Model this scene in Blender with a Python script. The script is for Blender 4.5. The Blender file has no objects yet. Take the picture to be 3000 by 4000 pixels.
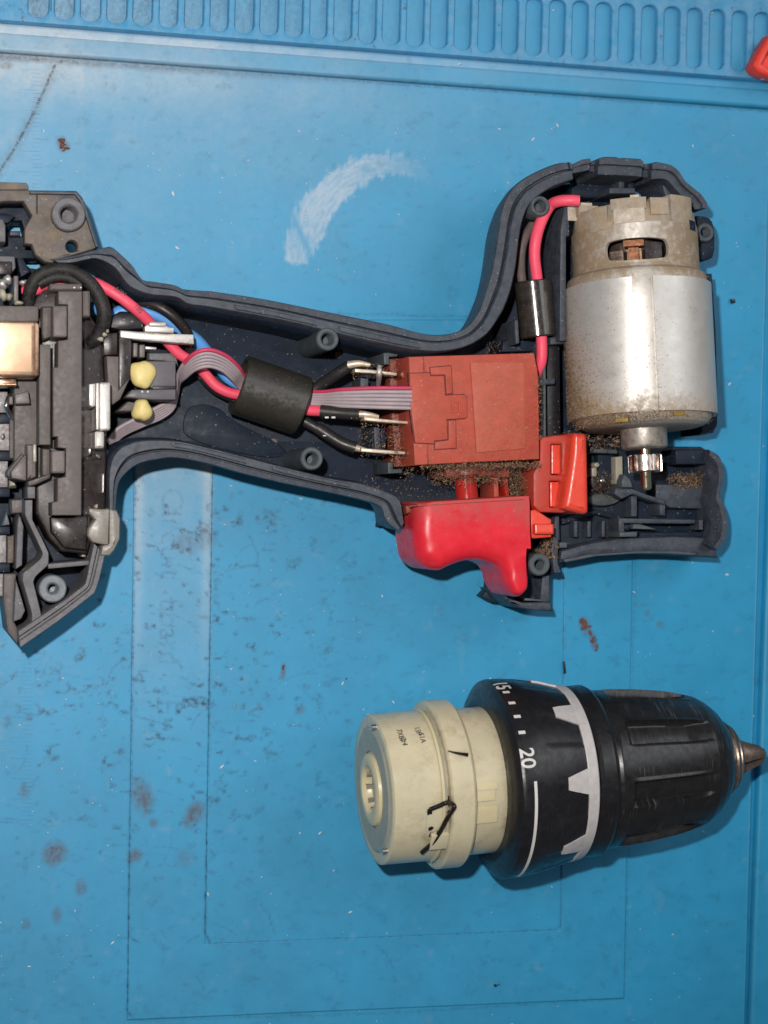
import bpy, bmesh, math, random
import numpy as np
from mathutils import Vector, Matrix

R_ = math.radians
U = 0.001                      # everything below is written in millimetres
random.seed(7)
rng = np.random.default_rng(7)
scene = bpy.context.scene
COL = scene.collection

# ------------------------------------------------------------------ camera, light, exposure
F, DIST, TILT = 7500.0, 487.0, R_(14.6)      # photograph pixels, mm, tilt of the phone
dv = np.array([math.sin(TILT), 0, -math.cos(TILT)])
rv = np.array([math.cos(TILT), 0, math.sin(TILT)])
uv_ = np.array([0.0, 1.0, 0.0])
CP = -dv * DIST
cam = bpy.data.cameras.new("camera")
cam.sensor_fit = 'HORIZONTAL'
cam.sensor_width = 36.0
cam.lens = 36.0 * F / 3000.0
cam.clip_start = 0.01
cam.clip_end = 20
cam.dof.use_dof = True
cam.dof.focus_distance = 0.462
cam.dof.aperture_fstop = 24
camo = bpy.data.objects.new("camera", cam)
M = Matrix(((rv[0], uv_[0], -dv[0], CP[0] * U), (rv[1], uv_[1], -dv[1], CP[1] * U),
            (rv[2], uv_[2], -dv[2], CP[2] * U), (0, 0, 0, 1)))
camo.matrix_world = M
COL.objects.link(camo)
scene.camera = camo

world = bpy.data.worlds.new("World")
scene.world = world
world.use_nodes = True
bg = world.node_tree.nodes["Background"]
bg.inputs[0].default_value = (0.90, 0.95, 1.0, 1)
bg.inputs[1].default_value = 0.10

fl = bpy.data.lights.new("phone_flash", 'SPOT')
fl.spot_size = R_(70)
fl.spot_blend = 1.0
fl.energy = 8.6
fl.color = (1.0, 0.955, 0.915)
fl.shadow_soft_size = 0.0055
flo = bpy.data.objects.new("phone_flash", fl)
flo.location = (Vector(CP) + Vector((-30, 45, 0))) * U
flo.rotation_euler = Vector(dv).to_track_quat('-Z', 'Y').to_euler()
COL.objects.link(flo)
al = bpy.data.lights.new("right_fill", 'AREA')  # unseen soft room lamp, placed to lift the right side
al.shape = 'RECTANGLE'
al.size, al.size_y = 0.5, 0.9
al.energy = 3.3
al.color = (0.95, 0.97, 1.0)
alo = bpy.data.objects.new("right_fill", al)
alo.location = (0.62, 0.42, 0.80)
alo.rotation_euler = (Vector((0, 0, 0)) - Vector(alo.location)).to_track_quat('-Z', 'Y').to_euler()
COL.objects.link(alo)
scene.view_settings.view_transform = 'Standard'
scene.view_settings.look = 'None'
scene.view_settings.exposure = 0.0
scene.view_settings.gamma = 1.0

# ------------------------------------------------------------------ helpers
def P(px, py, z=0.0):
    """the point at height z (mm) seen at pixel (px, py) of the 3000x4000 photograph"""
    d = dv + rv * ((px - 1500) / F) + uv_ * ((2000 - py) / F)
    return CP + d * ((z - CP[2]) / d[2])

def proj(p):
    q = np.asarray(p, float) - CP
    w = q @ dv
    return np.stack([1500 + F * (q @ rv) / w, 2000 - F * (q @ uv_) / w], -1)

def scl(p):
    return F / ((np.asarray(p) - CP) @ dv)      # pixels per mm at p

BASE = {}
def thing(name, label, cat, base=(0, 0, 0), group=None, kind=None):
    o = bpy.data.objects.new(name, None)
    o.empty_display_size = 0.005
    o.location = [c * U for c in base]
    COL.objects.link(o)
    BASE[o.name] = np.array(base, float)
    o['label'] = label; o['category'] = cat
    if group: o['group'] = group
    if kind: o['kind'] = kind
    return o

def mk(name, V, Fs, mat, parent=None, ang=38, uv=None, attrs=None, top=None):
    """one mesh object from mm world coordinates; top=(label, category, base) for a thing that is one mesh"""
    V = np.asarray(V, float).reshape(-1, 3)
    if parent is not None: base = BASE[parent.name]
    elif top: base = np.array(top[2], float)
    else: base = np.zeros(3)
    me = bpy.data.meshes.new(name)
    if isinstance(Fs, np.ndarray) and Fs.ndim == 2:
        n, k = Fs.shape
        me.vertices.add(len(V)); me.loops.add(n * k); me.polygons.add(n)
        me.vertices.foreach_set("co", ((V - base) * U).ravel())
        me.loops.foreach_set("vertex_index", Fs.ravel().astype(np.int32))
        me.polygons.foreach_set("loop_start", np.arange(0, n * k, k, dtype=np.int32))
        me.update(calc_edges=True)
    else:
        me.from_pydata([tuple(v) for v in (V - base) * U], [], [tuple(int(i) for i in f) for f in Fs])
    me.validate()
    if uv is not None:
        lay = me.uv_layers.new(name="UVMap")
        li = np.empty(len(me.loops), np.int32); me.loops.foreach_get("vertex_index", li)
        lay.data.foreach_set("uv", np.asarray(uv, float)[li].ravel())
    for k, a in (attrs or {}).items():
        at = me.attributes.new(k, 'FLOAT', 'POINT')
        at.data.foreach_set("value", np.asarray(a, np.float32))
    if ang is not None:
        me.polygons.foreach_set("use_smooth", np.ones(len(me.polygons), bool))
        me.set_sharp_from_angle(angle=R_(ang))
    me.materials.append(mat)
    o = bpy.data.objects.new(name, me)
    COL.objects.link(o)
    BASE[o.name] = base
    if parent is not None: o.parent = parent
    else: o.location = base * U
    if top:
        o['label'], o['category'] = top[0], top[1]
    return o

def fixn(V, Fs):
    bm = bmesh.new()
    vs = [bm.verts.new(v) for v in V]
    for f in Fs:
        try: bm.faces.new([vs[i] for i in f])
        except ValueError: pass
    bmesh.ops.recalc_face_normals(bm, faces=bm.faces)
    V2 = [tuple(v.co) for v in bm.verts]
    bm.verts.index_update()
    F2 = [[v.index for v in f.verts] for f in bm.faces]
    bm.free()
    return V2, F2

def rrect(x0, y0, x1, y1, r=8, n=4):
    out = []
    for cx, cy, a0 in ((x1 - r, y0 + r, -90), (x1 - r, y1 - r, 0), (x0 + r, y1 - r, 90), (x0 + r, y0 + r, 180)):
        for i in range(n + 1):
            a = R_(a0 + 90 * i / n)
            out.append((cx + r * math.cos(a), cy + r * math.sin(a)))
    return out

def circ(cx, cy, r, n=28, ry=None):
    return [(cx + r * math.cos(2 * math.pi * i / n), cy + (ry or r) * math.sin(2 * math.pi * i / n)) for i in range(n)]

def chaikin(L, it=2):
    for _ in range(it):
        o = []
        for i in range(len(L)):
            a, b = np.array(L[i]), np.array(L[(i + 1) % len(L)])
            o += [tuple(a * .75 + b * .25), tuple(a * .25 + b * .75)]
        L = o
    return L

def slab_geo(loops_mm, zt, zb, bev=.25, grow=0.0):
    cu = bpy.data.curves.new("tmp", 'CURVE')
    cu.dimensions = '2D'; cu.fill_mode = 'BOTH'
    h = (zt - zb) / 2
    bev = min(bev, h * .8)
    cu.extrude = h - bev
    cu.bevel_depth = bev; cu.bevel_resolution = 1; cu.offset = -bev + grow
    for L in loops_mm:
        sp = cu.splines.new('POLY')
        sp.points.add(len(L) - 1)
        for p, q in zip(sp.points, L): p.co = (q[0], q[1], 0, 1)
        sp.use_cyclic_u = True
    ob = bpy.data.objects.new("tmp", cu)
    me = bpy.data.meshes.new_from_object(ob)
    V = np.empty(len(me.vertices) * 3); me.vertices.foreach_get("co", V)
    V = V.reshape(-1, 3); V[:, 2] += (zt + zb) / 2
    Fs = [list(p.vertices) for p in me.polygons]
    bpy.data.objects.remove(ob); bpy.data.curves.remove(cu); bpy.data.meshes.remove(me)
    bm = bmesh.new()
    vs = [bm.verts.new(v) for v in V]
    for f in Fs:
        try: bm.faces.new([vs[i] for i in f])
        except ValueError: pass
    bmesh.ops.remove_doubles(bm, verts=bm.verts, dist=0.003)
    bmesh.ops.recalc_face_normals(bm, faces=bm.faces)
    bm.verts.index_update()
    V2 = [tuple(v.co) for v in bm.verts]
    F2 = [[v.index for v in f.verts] for f in bm.faces]
    bm.free()
    return V2, F2

def slab(name, loops, zt, zb, mat, parent=None, bev=.25, smooth=0, zp=None, tilt=None, top=None, grow=0.0):
    """an outlined block with softened edges: loops in photo pixels at height zp (default zt), first outer, then holes"""
    if not isinstance(loops[0][0], (tuple, list)): loops = [loops]
    if smooth: loops = [chaikin(L, smooth) for L in loops]
    mm = [[P(x, y, zt if zp is None else zp)[:2] for x, y in L] for L in loops]
    V, Fs = slab_geo(mm, zt, zb, bev, grow)
    if tilt:                                    # (axis point px,py, slope x, slope y): tips the block
        c = P(tilt[0], tilt[1], zt)
        V = [(x, y, z + (x - c[0]) * tilt[2] + (y - c[1]) * tilt[3]) for x, y, z in V]
    return mk(name, V, Fs, mat, parent, ang=40, top=top)

def box(name, x0, y0, x1, y1, zt, zb, mat, parent=None, bev=.2, r=0, tilt=None):
    L = rrect(x0, y0, x1, y1, r) if r else [(x0, y0), (x1, y0), (x1, y1), (x0, y1)]
    return slab(name, L, zt, zb, mat, parent, bev, tilt=tilt)

def catmull(pts, n=10):
    pts = np.asarray(pts, float)
    if len(pts) < 3: n = max(n, 4)
    Q = np.vstack([2 * pts[0] - pts[1], pts, 2 * pts[-1] - pts[-2]])
    out = []
    for i in range(1, len(Q) - 2):
        for k in range(n):
            t = k / n
            a, b, c, d = Q[i - 1], Q[i], Q[i + 1], Q[i + 2]
            out.append(.5 * (2 * b + (c - a) * t + (2 * a - 5 * b + 4 * c - d) * t * t + (3 * b - a - 3 * c + d) * t ** 3))
    out.append(pts[-1])
    return np.array(out)

def tube_geo(C, r, seg=12, caps=True):
    C = np.asarray(C, float)
    n = len(C)
    r = np.broadcast_to(np.asarray(r, float), (n,)) if np.ndim(r) == 0 else np.interp(np.linspace(0, 1, n), np.linspace(0, 1, len(r)), r)
    T = np.gradient(C, axis=0); T /= np.linalg.norm(T, axis=1)[:, None]
    nv = np.cross(T[0], (0, 0, 1.0))
    if np.linalg.norm(nv) < .1: nv = np.cross(T[0], (0, 1.0, 0))
    V = []
    for i in range(n):
        nv = nv - T[i] * (nv @ T[i]); nv /= np.linalg.norm(nv)
        b = np.cross(T[i], nv)
        for k in range(seg):
            a = 2 * math.pi * k / seg
            V.append(C[i] + r[i] * (nv * math.cos(a) + b * math.sin(a)))
    Fs = []
    for i in range(n - 1):
        for k in range(seg):
            k2 = (k + 1) % seg
            Fs.append((i * seg + k, i * seg + k2, (i + 1) * seg + k2, (i + 1) * seg + k))
    if caps:
        Fs.append(tuple(range(seg))[::-1]); Fs.append(tuple(range((n - 1) * seg, n * seg)))
    return fixn(V, Fs)

def tube(name, path, r, mat, parent=None, seg=14, n=9, top=None):
    C = catmull([P(*p) for p in path], n)
    V, Fs = tube_geo(C, r, seg)
    return mk(name, V, Fs, mat, parent, ang=60, top=top)

def resample(L, n):
    L = np.asarray(L, float)
    d = np.r_[0, np.cumsum(np.linalg.norm(np.diff(L, axis=0), axis=1))]
    s = np.linspace(0, d[-1], n)
    return np.stack([np.interp(s, d, L[:, i]) for i in range(L.shape[1])], -1)

def band(name, O, I, prof, mat, parent, zp=28, n=None, sm=True, dust=None):
    """a wall swept between outer and inner pixel lines; prof = [(fraction across, z)]"""
    Om = np.array([P(x, y, zp)[:2] for x, y in O]); Im = np.array([P(x, y, zp)[:2] for x, y in I])
    if sm:
        Om, Im = catmull(Om, 5), catmull(Im, 5)
    n = n or max(len(Om), len(Im))
    Om, Im = resample(Om, n), resample(Im, n)
    m = len(prof)
    V = []
    for o, i in zip(Om, Im):
        for f, z in prof:
            q = o + (i - o) * f
            V.append((q[0], q[1], z))
    Fs = []
    for a in range(n - 1):
        for k in range(m):
            k2 = (k + 1) % m
            Fs.append((a * m + k, (a + 1) * m + k, (a + 1) * m + k2, a * m + k2))
    Fs.append(tuple(range(m))); Fs.append(tuple(range((n - 1) * m, n * m))[::-1])
    V, Fs = fixn(V, Fs)
    return mk(name, V, Fs, mat, parent, ang=40)

class Frame:
    """a cylinder axis: O + a t; phi = 0 faces the camera, phi > 0 towards the top of the picture (or the left for an upright axis)"""
    def __init__(s, p0, p1):
        s.O = np.array(p0, float); v = np.array(p1, float) - s.O
        s.L = np.linalg.norm(v); s.a = v / s.L
        mid = s.O + v / 2
        w = CP - mid
        s.n = w - s.a * (w @ s.a); s.n /= np.linalg.norm(s.n)
        s.b = np.cross(s.n, s.a)
        ref = np.array((0, 1.0, 0)) if abs(s.a[0]) > abs(s.a[1]) else np.array((1.0, 0, 0))
        if s.b @ ref < 0: s.b = -s.b
    def pt(s, t, phi, r):
        return s.O + s.a * t + r * (s.n * math.cos(phi) + s.b * math.sin(phi))
    def t_of(s, val, ax=0):
        lo, hi = -.5 * s.L, 1.5 * s.L
        f = lambda t: proj(s.O + s.a * t)[ax] - val
        sg = f(hi) > 0
        for _ in range(50):
            m = (lo + hi) / 2
            if (f(m) > 0) == sg: hi = m
            else: lo = m
        return (lo + hi) / 2
    def ts(s, val, r, ax=1, ph=0.0):
        lo, hi = -.5 * s.L, 1.5 * s.L
        f = lambda t: proj(s.pt(t, ph, r))[ax] - val
        sg = f(hi) > 0
        for _ in range(50):
            m = (lo + hi) / 2
            if (f(m) > 0) == sg: hi = m
            else: lo = m
        return (lo + hi) / 2
    def st(s, val, rpx, ax=0):
        t = s.t_of(val, ax)
        return (t, rpx / scl(s.O + s.a * t))

def lathe(name, st, fr, mat, parent=None, seg=64, rmod=None, p0=0.0, p1=2 * math.pi, caps=(True, True), ang=32, dust=None, thick=None, sub=1):
    st = [tuple(x) for x in st]
    if sub > 1:
        s2 = []
        for a, b in zip(st[:-1], st[1:]):
            for k in range(sub):
                s2.append((a[0] + (b[0] - a[0]) * k / sub, a[1] + (b[1] - a[1]) * k / sub))
        st = s2 + [st[-1]]
    full = abs(p1 - p0 - 2 * math.pi) < 1e-6
    ns = seg if full else seg + 1
    V, UVs, D = [], [], []
    for t, r in st:
        for k in range(ns):
            ph = p0 + (p1 - p0) * k / seg
            rr = rmod(t, ph, r) if rmod else r
            V.append(fr.pt(t, ph, rr)); UVs.append((t * .01, ph * 20 * .01))
            D.append(dust(t, ph) if dust else 0)
    m = len(st)
    Fs = []
    def q(i, k): return i * ns + (k % ns if full else k)
    for i in range(m - 1):
        for k in range(seg):
            Fs.append((q(i, k), q(i, k + 1), q(i + 1, k + 1), q(i + 1, k)))
    if full:
        if caps[0] and st[0][1] > 1e-6: Fs.append(tuple(range(ns)))
        if caps[1] and st[-1][1] > 1e-6: Fs.append(tuple(range((m - 1) * ns, m * ns)))
    elif thick:
        base = len(V)
        for (t, r) in st:
            for k in range(ns):
                ph = p0 + (p1 - p0) * k / seg
                V.append(fr.pt(t, ph, r - thick)); UVs.append((t * .01, ph * .2)); D.append(0)
        for i in range(m - 1):
            for k in range(seg):
                Fs.append((base + q(i, k), base + q(i + 1, k), base + q(i + 1, k + 1), base + q(i, k + 1)))
            for k in (0, seg):
                Fs.append((q(i, k), q(i + 1, k), base + q(i + 1, k), base + q(i, k)))
        for k in range(seg):
            for i in (0, m - 1):
                Fs.append((q(i, k), q(i, k + 1), base + q(i, k + 1), base + q(i, k)))
    V2, F2 = fixn(V, Fs)
    return mk(name, V2, F2, mat, parent, ang=ang, uv=UVs, attrs={'dust': D})

def patch(name, fr, t0, t1, ph0, ph1, r1, r0, mat, parent, nphi=10):
    """a piece of shell that lies on a cylinder; r1 may be a function of t; ph0/ph1 = (at t0, at t1)"""
    ph0 = ph0 if isinstance(ph0, tuple) else (ph0, ph0)
    ph1 = ph1 if isinstance(ph1, tuple) else (ph1, ph1)
    rf = r1 if callable(r1) else (lambda t: r1)
    rb = r0 if callable(r0) else (lambda t: r0)
    V = []; nt = 4
    for lay in (rf, rb):
        for i in range(nt + 1):
            f = i / nt; t = t0 + (t1 - t0) * f
            for k in range(nphi + 1):
                a = ph0[0] + (ph0[1] - ph0[0]) * f; b = ph1[0] + (ph1[1] - ph1[0]) * f
                V.append(fr.pt(t, a + (b - a) * k / nphi, lay(t)))
    S = (nt + 1) * (nphi + 1); w = nphi + 1
    Fs = []
    for o in (0, S):
        for i in range(nt):
            for k in range(nphi):
                Fs.append((o + i * w + k, o + i * w + k + 1, o + (i + 1) * w + k + 1, o + (i + 1) * w + k))
    for i in range(nt):
        for k in (0, nphi): Fs.append((i * w + k, (i + 1) * w + k, S + (i + 1) * w + k, S + i * w + k))
    for k in range(nphi):
        for i in (0, nt): Fs.append((i * w + k, i * w + k + 1, S + i * w + k + 1, S + i * w + k))
    V, Fs = fixn(V, Fs)
    return mk(name, V, Fs, mat, parent, ang=30)

def hash2(ix, iy, s):
    h = (ix.astype(np.int64) * 374761393 + iy.astype(np.int64) * 668265263 + s * 974634741) & 0xffffffff
    h = ((h ^ (h >> 13)) * 1274126177) & 0xffffffff
    return ((h ^ (h >> 16)) & 0xffff) / 65535.0

def vnoise(x, y, s=0):
    ix, iy = np.floor(x), np.floor(y)
    fx, fy = x - ix, y - iy
    fx = fx * fx * (3 - 2 * fx); fy = fy * fy * (3 - 2 * fy)
    a, b = hash2(ix, iy, s), hash2(ix + 1, iy, s)
    c, d = hash2(ix, iy + 1, s), hash2(ix + 1, iy + 1, s)
    return (a * (1 - fx) + b * fx) * (1 - fy) + (c * (1 - fx) + d * fx) * fy

def fbm(x, y, o=4, s=0):
    v = 0; a = .5
    for k in range(o):
        v = v + a * vnoise(x * 2 ** k, y * 2 ** k, s + k * 17); a *= .5
    return v / (1 - .5 ** o)

# ------------------------------------------------------------------ materials
def lin(r, g, b):
    f = lambda c: (c / 255 / 12.92) if c <= 10 else ((c / 255 + .055) / 1.055) ** 2.4
    return (f(r), f(g), f(b), 1)

def pm(name, col, rough=.5, metal=0.0, var=.25, vs=.25, spk=0.0, spkc=(.55, .53, .5, 1), spks=1.6, dust=None, bump=.08, bs=2.5,
       coat=0.0, sss=0.0, trans=0.0, rvar=.1, scratch=0.0, ior=1.46, spec=.5):
    """a procedural plastic or metal: colour varied by noise, light specks, dust (colour, amount, scale, attribute?), relief, scratches along UV"""
    m = bpy.data.materials.new(name)
    m.use_nodes = True
    nt = m.node_tree; N = nt.nodes; Lk = nt.links
    b = N["Principled BSDF"]
    tc = N.new("ShaderNodeTexCoord"); mp = N.new("ShaderNodeVectorMath"); mp.operation = 'SCALE'
    mp.inputs[3].default_value = 1000.0
    Lk.new(tc.outputs['Object'], mp.inputs[0])
    def noise(sc, det=3, ro=.55):
        n = N.new("ShaderNodeTexNoise"); n.inputs['Scale'].default_value = sc; n.inputs['Detail'].default_value = det
        n.inputs['Roughness'].default_value = ro
        Lk.new(mp.outputs[0], n.inputs['Vector']); return n.outputs['Fac']
    def ramp(f, lo, hi, a=0.0, bb=1.0):
        r = N.new("ShaderNodeMapRange"); r.inputs[1].default_value = lo; r.inputs[2].default_value = hi
        r.inputs[3].default_value = a; r.inputs[4].default_value = bb
        Lk.new(f, r.inputs[0]); return r.outputs[0]
    def mix(f, A, B):
        x = N.new("ShaderNodeMix"); x.data_type = 'RGBA'
        if isinstance(f, float): x.inputs[0].default_value = f
        else: Lk.new(f, x.inputs[0])
        for s, v in ((6, A), (7, B)):
            if isinstance(v, tuple): x.inputs[s].default_value = v
            else: Lk.new(v, x.inputs[s])
        return x.outputs[2]
    def mul(a, c):
        x = N.new("ShaderNodeMath"); x.operation = 'MULTIPLY'
        Lk.new(a, x.inputs[0])
        if isinstance(c, float): x.inputs[1].default_value = c
        else: Lk.new(c, x.inputs[1])
        return x.outputs[0]
    col = tuple(col) if len(col) == 4 else tuple(col) + (1,)
    dk = tuple(c * (1 - var) for c in col[:3]) + (1,)
    lt = tuple(min(1, c * (1 + var)) for c in col[:3]) + (1,)
    c = mix(ramp(noise(vs, 5, .65), .3, .7), dk, lt)
    rg = ramp(noise(vs * 2.3, 4), .3, .7, rough - rvar, rough + rvar)
    if dust:
        dc, am, ds = dust[:3]
        f = ramp(noise(ds, 6, .7), .5 - .18, .5 + .2)
        if len(dust) > 3:
            at = N.new("ShaderNodeAttribute"); at.attribute_name = 'dust'
            ad = N.new("ShaderNodeMath"); ad.operation = 'ADD'
            Lk.new(at.outputs['Fac'], ad.inputs[0]); Lk.new(ramp(f, 0, 1, -.5, .5), ad.inputs[1])
            f = mul(ramp(ad.outputs[0], .12, .95), at.outputs['Fac'])
        f = mul(f, float(am))
        c = mix(f, c, dc)
        mm_ = N.new("ShaderNodeMath"); mm_.operation = 'MULTIPLY_ADD'
        Lk.new(f, mm_.inputs[0]); mm_.inputs[1].default_value = .4; Lk.new(rg, mm_.inputs[2])
        rg = mm_.outputs[0]
        if metal:
            im = N.new("ShaderNodeMath"); im.operation = 'MULTIPLY_ADD'
            Lk.new(f, im.inputs[0]); im.inputs[1].default_value = -metal; im.inputs[2].default_value = metal
            im.use_clamp = True
            Lk.new(im.outputs[0], b.inputs['Metallic'])
    if scratch:
        uvn = N.new("ShaderNodeUVMap"); s = N.new("ShaderNodeVectorMath"); s.operation = 'MULTIPLY'
        s.inputs[1].default_value = (260, 9, 1)
        Lk.new(uvn.outputs[0], s.inputs[0])
        n = N.new("ShaderNodeTexNoise"); n.inputs['Scale'].default_value = 1.0; n.inputs['Detail'].default_value = 4
        Lk.new(s.outputs[0], n.inputs['Vector'])
        f = mul(mul(ramp(n.outputs['Fac'], .57, .75), ramp(noise(.12, 2), .48, .62)), float(scratch))
        c = mix(f, c, (.22, .21, .205, 1))
    if spk:
        f = mul(ramp(noise(spks, 1.5, .5), .70, .76), float(spk))
        c = mix(f, c, spkc)
    Lk.new(c, b.inputs['Base Color']); Lk.new(rg, b.inputs['Roughness'])
    if not (dust and metal): b.inputs['Metallic'].default_value = metal
    b.inputs['IOR'].default_value = ior
    b.inputs['Specular IOR Level'].default_value = spec
    b.inputs['Coat Weight'].default_value = coat
    b.inputs['Coat Roughness'].default_value = .12
    if sss:
        b.inputs['Subsurface Weight'].default_value = sss
        b.inputs['Subsurface Radius'].default_value = (1, .85, .5)
        b.inputs['Subsurface Scale'].default_value = .0022
    b.inputs['Transmission Weight'].default_value = trans
    if bump:
        bp = N.new("ShaderNodeBump"); bp.inputs['Strength'].default_value = min(1, bump * 4); bp.inputs['Distance'].default_value = bump * .001
        Lk.new(noise(bs, 4, .6), bp.inputs['Height']); Lk.new(bp.outputs[0], b.inputs['Normal'])
    return m

SAW = lin(150, 118, 84)
m_in = pm("housing_plastic_inside", (.009, .0165, .032), .5, var=.35, vs=.15, spk=.4, spks=1.7, dust=((.05, .06, .075, 1), .15, .35), bump=.05, bs=5, spec=.22)
m_rim = pm("housing_plastic_rim", (.026, .036, .055), .46, var=.4, vs=.3, spk=.6, spks=2.2, spkc=(.42, .45, .52, 1), dust=((.14, .14, .15, 1), .35, .5), bump=.09, bs=4)  # pale bluish specks paint glints on the worn rim
m_rimL = pm("housing_plastic_grained", (.11, .11, .128), .46, var=.35, vs=.4, spk=.75, spks=2.4, spkc=(.5, .5, .52, 1), dust=((.19, .17, .15, 1), .45, .5), bump=.14, bs=3.6)
m_brk = pm("dusty_bracket_plastic", (.085, .085, .095), .55, var=.4, vs=.4, spk=.7, spks=2.0, dust=(lin(142, 122, 98), .7, .24), bump=.15, bs=3)
m_boss = pm("boss_plastic", (.045, .062, .075), .5, var=.3, spk=.3, dust=((.16, .17, .17, 1), .4, .6), bump=.05)
m_bossL = pm("pale_boss_plastic", (.15, .17, .19), .45, var=.3, vs=.5, spk=.6, spks=2.2, bump=.06)
m_blk = pm("black_plastic", (.012, .012, .015), .42, var=.3, spk=.5, spks=1.4, bump=.03)
m_brn = pm("brown_black_plastic", (.105, .088, .084), .5, var=.22, vs=.4, spk=.35, spks=2.3, spkc=(.3, .27, .25, 1), dust=((.13, .11, .10, 1), .45, .25), bump=.06, bs=5)
m_brn2 = pm("worn_brown_plastic", (.15, .125, .12), .46, var=.25, vs=.5, spk=.4, spks=2.2, spkc=(.4, .37, .35, 1), bump=.08, bs=4)
m_brnd = pm("dark_brown_plastic", (.024, .017, .017), .34, var=.3, vs=.4, spk=.6, spks=1.5, bump=.05, bs=3)
m_loop = pm("black_rubber", (.005, .0045, .005), .55, var=.3, vs=.8, spk=.5, spks=1.8, spkc=(.25, .24, .24, 1), dust=((.06, .055, .05, 1), .5, .8), bump=.10, bs=2)
m_cop = pm("copper_plate", (.95, .62, .42), .42, 1.0, var=.12, vs=.18, dust=((.55, .27, .12, 1), .3, .3), bump=.05, bs=.8, rvar=.08)
m_brush = pm('brush_copper', lin(168, 112, 78), .5, .6, var=.35, vs=1.2, dust=(lin(90, 66, 50), .6, .7), bump=.05)
m_brz = pm("bronze_tongue", (.45, .28, .19), .35, 1.0, var=.25, bump=.03)
m_tin2 = pm("dull_contact_metal", (.34, .32, .32), .5, .7, var=.4, vs=.9, spk=.5, spks=1.8, dust=((.12, .11, .11, 1), .6, .5), bump=.10, bs=2)
m_tin = pm("tinned_metal", (.66, .635, .61), .38, .82, var=.28, vs=.7, dust=((.34, .30, .27, 1), .5, .7), bump=.07, bs=1.8)
m_term = pm("tarnished_terminal", (.78, .67, .52), .4, .75, var=.25, vs=.8, dust=((.36, .27, .19, 1), .5, .9), bump=.06)
m_pin = pm("steel", (.62, .60, .57), .25, 1.0, var=.15, bump=.02)
m_notch = pm('brass_notch', lin(150, 122, 62), .5, .5, var=.3, vs=1)
m_boss2 = pm("dull_steel", (.50, .47, .43), .4, .9, var=.25, vs=.6, dust=(lin(120, 98, 74), .5, .6), bump=.05)
m_brs = pm("brass_shaft", (.72, .63, .42), .22, 1.0, var=.12, bump=.01)
m_gear = pm("pinion_steel", (.66, .58, .53), .24, 1.0, var=.2, bump=.02)
m_zinc = pm("zinc_can", (.62, .585, .54), .44, .55, var=.1, vs=.12, dust=(lin(142, 122, 96), .95, .5, True), bump=.03, bs=3, rvar=.06)
m_ring = pm("zinc_flux_ring", (.62, .60, .565), .42, .5, var=.05, vs=.1, dust=(lin(146, 122, 90), .95, .8, True), bump=.03, bs=4, rvar=.09, spk=.25, spkc=(.2, .17, .13, 1), spks=1.1)
m_mcap = pm("dusty_motor_cap", (.34, .30, .255), .6, var=.3, vs=.5, spk=.4, dust=(lin(165, 140, 105), .8, .3), bump=.15, bs=2)
m_mcap2 = pm("pale_motor_plastic", (.56, .50, .43), .5, var=.25, vs=.6, dust=(lin(150, 122, 84), .6, .4), bump=.12, bs=2)
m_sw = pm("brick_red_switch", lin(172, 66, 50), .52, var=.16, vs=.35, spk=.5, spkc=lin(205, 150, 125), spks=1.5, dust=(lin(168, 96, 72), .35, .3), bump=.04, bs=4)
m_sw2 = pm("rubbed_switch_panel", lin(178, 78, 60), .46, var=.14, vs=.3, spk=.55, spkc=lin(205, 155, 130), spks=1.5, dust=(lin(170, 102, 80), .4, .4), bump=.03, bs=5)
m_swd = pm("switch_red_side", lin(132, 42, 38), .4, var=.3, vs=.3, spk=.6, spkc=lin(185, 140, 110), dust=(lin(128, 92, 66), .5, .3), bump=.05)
m_joint = pm('shaded_dirty_joint', lin(92, 34, 30), .6, var=.3, bump=.02)
m_plg = pm("glossy_red_plunger", lin(168, 40, 34), .16, var=.1, bump=0, coat=.5)
m_trg = pm("red_trigger", lin(216, 38, 54), .34, var=.12, vs=.15, spk=.35, spkc=lin(214, 120, 118), spks=1.3, dust=(lin(172, 80, 74), .85, .5, True), bump=.035, bs=4, sss=.04)
m_lev = pm("orange_red_lever", lin(226, 74, 54), .32, var=.1, vs=.3, bump=.025, bs=6, sss=.05)
m_lev2 = pm("dusky_red_lever", lin(190, 54, 44), .42, var=.14, vs=.3, dust=(lin(150, 86, 66), .5, .25), bump=.03)
m_wred = pm("pink_red_insulation", lin(240, 84, 108), .5, var=.08, vs=.3, bump=.01, sss=.05)
m_wgry = pm("grey_ribbon_insulation", lin(164, 150, 155), .5, var=.1, vs=.3, bump=.01)
m_wgrd = pm("dusty_grey_insulation", lin(98, 84, 82), .6, var=.2, vs=.3, bump=.03)
m_wpnk = pm("magenta_ribbon_edge", lin(190, 60, 92), .5, var=.1, bump=.01)
m_wblk = pm("black_insulation", (.022, .020, .020), .42, var=.2, spk=.3, bump=.015)
m_wblu = pm("sky_blue_insulation", lin(92, 158, 226), .5, var=.06, bump=.01)
m_fer = pm("black_sleeve", (.030, .027, .022), .34, spec=.9, var=.2, vs=.5, spk=.35, spks=1.6, spkc=(.3, .28, .26, 1), bump=.02, bs=9)
m_fer2 = pm("shiny_black_sleeve", (.03, .026, .024), .2, var=.3, vs=.5, spk=.6, spks=1.9, spkc=(.26, .21, .16, 1), dust=(lin(90, 74, 58), .15, .5), bump=.02, bs=5, coat=.8)
m_glu = pm("yellow_glue", lin(222, 202, 134), .5, var=.12, vs=.5, bump=.06, bs=1.2, sss=.15)
m_plug = pm("grey_plug_plastic", lin(92, 88, 94), .5, var=.12, vs=.4, spk=.2, bump=.03)
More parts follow.
